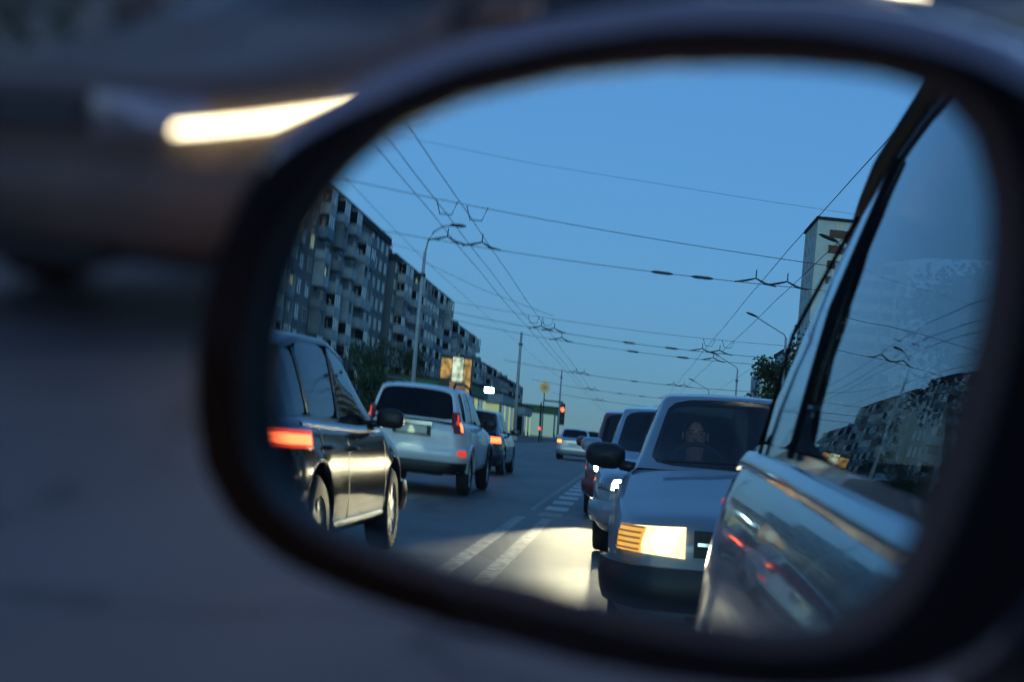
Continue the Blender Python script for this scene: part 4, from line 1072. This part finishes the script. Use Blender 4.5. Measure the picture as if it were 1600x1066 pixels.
def span(label, pl, pr, sag, ins, hang, r=0.013, feeder=False):
    """a cross wire from pole to pole with its insulators and hangers as parts"""
    a, b = Vector(pl), Vector(pr); N = 18
    f = lambda t: a.lerp(b, t) - Vector((0, 0, 4*t*(1-t)*sag))
    o = wire(label, [f(i/N) for i in range(N+1)], r, name='span_wire', group='cross wires over the street')
    for x in ins:
        t = (x-a.x)/(b.x-a.x); p, q = f(t-0.016), f(t+0.016)
        MB().tube([p, p.lerp(q, 0.2), p.lerp(q, 0.8), q], [0.02, 0.05, 0.05, 0.02], n=7).build('insulator', M_BLACKPL, o)
    for x in hang:
        t = (x-a.x)/(b.x-a.x); p = f(t)
        dz = Vector((0, 0, -0.32)); dx = Vector((0.35, 0, 0))
        if feeder:
            MB().tube([p-dx*1.9, p-dx*0.9+Vector((0, 0, .07)), p+Vector((0, 0, 0.16)), p+dx*0.9+Vector((0, 0, .02)), p+dx*1.9+Vector((0, 0, -0.03))], [0.022, 0.036, 0.026, 0.04, 0.022], n=7).build('wire_hanger', M_BLACKPL, o)
            MB().tube([p+Vector((0, 0, 0.16)), p+Vector((0.0, 0, 0.42))], 0.02, n=6).build('hanger_pin', M_BLACKPL, o)
        else:
            MB().tube([p-dx*0.8, p-dx*0.45+dz, p+dx*0.45+dz, p+dx*0.8], 0.015, n=6).build('wire_hanger', M_BLACKPL, o)
    return o
HG = (-5.1, -4.4); HR = (3.4, 4.3)
span('nearest cross wire, sloping down to the right across the sky', (-11.6, -31, 6.75), (10.6, -34, 5.75), 0.3, (), (-5.2, -4.4), feeder=False)
span('cross wire with heavy black hangers below the nearest one', (-11.6, -41.5, 6.85), (10.6, -41.5, 6.25), 0.3, (0.6, 1.9), (-6.6, -5.4, 3.6, 4.6), r=0.015, feeder=True)
span('third cross wire with loop hangers in the middle distance', (-11.6, -62, 6.7), (10.6, -62, 6.1), 0.35, (), HG+HR)
span('fourth cross wire with black insulators in the middle distance', (-11.6, -67, 6.6), (10.6, -68, 5.9), 0.4, (-0.4, 1.8), HG+HR, r=0.02, feeder=True)
span('fifth cross wire just below the fourth', (-11.6, -70, 6.4), (10.6, -74, 5.9), 0.4, (-0.2, 2.6), (-4.2,)+HR[1:], r=0.018, feeder=True)
span('far cross wire crossing behind the third right lamp', (-11.6, -112, 6.6), (10.6, -112, 6.0), 0.35, (0.0,), HG+HR, r=0.028, feeder=True)
span('far cross wire above the silver saloon', (-11.6, -145, 6.5), (10.6, -145, 6.0), 0.35, (-1.5, 1.0), HG+HR, r=0.03, feeder=True)
span('farthest cross wire low over the road', (-11.6, -185, 6.5), (10.6, -185, 6.0), 0.3, (), HG+HR, r=0.035, feeder=True)
wire('thin cable high across the upper sky', [(-11.6, -40, 9.6), (-4, -42, 9.25), (4, -43, 9.0), (10.6, -44, 8.9)], 0.008)
wire('thin cable slanting to the left lamp post top', [(-30, -50, 10.5), (-20, -58, 9.6), (-11.6, -66, 9.0)], 0.012)
wire('cable from left lamp post down to the cross wire', [(-11.6, -66, 8.6), (-8, -64.5, 7.4), (-4.2, -63, 6.4)], 0.014)
wire('feeder cable running along the right posts', [(10.6, -20, 9.2), (10.6, -58, 8.6), (10.6, -94, 8.4), (10.6, -136, 8.3), (10.6, -185, 8.0)], 0.016)
wire('thin parallel cable along the left pavement', [(-11.6, -10, 9.3), (-11.6, -66, 8.7), (-11.6, -128, 8.9), (-11.6, -205, 9.2)], 0.014)

# ------------------------------------------------------------------ trees
M_LEAF = mat('dark leaves', (0.022, 0.045, 0.014), rough=0.7, col2=(0.05, 0.09, 0.03), vscale=0.6)
M_LEAF2 = mat('olive leaves', (0.03, 0.045, 0.018), rough=0.7, col2=(0.06, 0.085, 0.035), vscale=0.6)
M_BARK = mat('bark', (0.06, 0.045, 0.035), rough=0.95, var=0.3, vscale=5)
def tree(label, x, y, h, rx, seed, leaf=0.26, n=2600, low=0.25, m=None, name='street_tree', cat='tree', group='street trees'):
    rnd = random.Random(seed)
    o = tag(empty(name, (x, y, 0.05)), label, cat, group)
    tb = MB()
    top = h*0.75
    tb.tube([(0, 0, 0), (0.05*h*rnd.uniform(-.5, .5), 0, h*0.25), (0.04*h*rnd.uniform(-.5, .5), 0.02*h, top)], [0.022*h, 0.016*h, 0.004*h], n=8)
    clumps = []
    nl = 14
    for k in range(nl):
        a = 2*math.pi*k/nl*2.4+rnd.uniform(-.4, .4); zz_ = h*(low+(0.92-low)*rnd.random()**0.8)
        rr = rx*rnd.uniform(0.35, 0.95)*(1-0.55*max(0, (zz_/h-0.55)/0.45))
        p = Vector((rr*math.cos(a), rr*math.sin(a), zz_))
        tb.tube([(0, 0, max(h*0.15, zz_-rr*0.9)), p*0.6+Vector((0, 0, zz_*0.36)), p], [0.008*h, 0.005*h, 0.002*h], n=5)
        clumps.append((p, rx*rnd.uniform(0.28, 0.5)))
    for k in range(8):
        clumps.append((Vector((rnd.gauss(0, rx*.25), rnd.gauss(0, rx*.25), h*rnd.uniform(0.55, 0.95))), rx*rnd.uniform(.22, .4)))
    tb.build('trunk', M_BARK, o, smooth=True)
    vs = []; fs = []
    for i in range(n):
        c, r = clumps[rnd.randrange(len(clumps))]
        d = Vector((rnd.gauss(0, 1), rnd.gauss(0, 1), rnd.gauss(0, 0.8))); d.normalize()
        p = c + d*r*(rnd.random()**0.4)*1.05
        a = Vector((rnd.gauss(0, 1), rnd.gauss(0, 1), rnd.gauss(0, 1))).normalized()
        b = a.cross(Vector((rnd.gauss(0, 1), rnd.gauss(0, 1), rnd.gauss(0, 1)))).normalized()
        s = leaf*rnd.uniform(0.6, 1.3)
        k = len(vs)
        vs += [tuple(p-a*s*0.5), tuple(p+b*s*0.32), tuple(p+a*s*0.5), tuple(p-b*s*0.32)]
        fs.append((k, k+1, k+2, k+3))
    me = bpy.data.meshes.new('crown'); me.from_pydata(vs, [], fs); me.materials.append(m or M_LEAF)
    tag(link(bpy.data.objects.new('crown', me), o))
    return o
tree('dense dark tree beside the pale house on the right', 12.8, -95, 10.8, 3.6, 21, leaf=0.34)
tree('lower dark tree in front of the right trees', 11.8, -108, 8.4, 3.0, 22, leaf=0.34)
tree('broad tree under the tower on the right', 17.5, -108, 10.5, 4.0, 23, leaf=0.36)
for i, (x, y, h, rx) in enumerate(((-29, -100, 4.2, 2.2), (-28, -112, 5.0, 2.4), (-20.5, -98, 3.8, 1.8), (-22, -108, 4.6, 2.2), (-26, -120, 8.0, 3.4), (-27, -150, 9.0, 3.6))):
    tree(('round dark tree by the left pavement before the first block', 'taller dark tree at the foot of the first block', 'small dark tree left of the tall lamp post', 'dark tree behind the advertising box', 'dark tree between the shops and the first block', 'farthest dark tree at the foot of the blocks')[i], x, y, h, rx, 30+i, leaf=0.3)
# rows of trees on both pavements, seen in the paint and glass of the cars
for i in range(8):
    tree(('nearest', 'second', 'third', 'fourth', 'fifth', 'sixth', 'seventh', 'eighth')[i]+' tree of the row along the right pavement', 15.0+0.8*(i % 3), -9-8.2*i, 8.5+0.9*((i*5) % 4), 3.6, 70+i, leaf=0.30, n=3200, low=0.12, group='trees along the right pavement')
for i in range(5):
    tree(('nearest', 'second', 'third', 'fourth', 'fifth')[i]+' tree of the row along the left pavement', -19.0-0.9*(i % 2), -9-8.0*i, 4.0+0.7*((i*3) % 4), 2.9, 90+i, leaf=0.22, n=5000, low=0.12, group='trees along the left pavement')
# planting across the road ahead, dark behind the blurred car
for i in range(7):
    tree('dark roadside bush beyond the blurred oncoming car', -14.8-0.6*(i % 2), 6.5+3.4*i, 3.6+0.7*((i*37) % 3), 2.3, 50+i, leaf=0.22, n=2600, low=0.06, m=M_LEAF2, name='roadside_bush', cat='bush', group='bushes across the road')
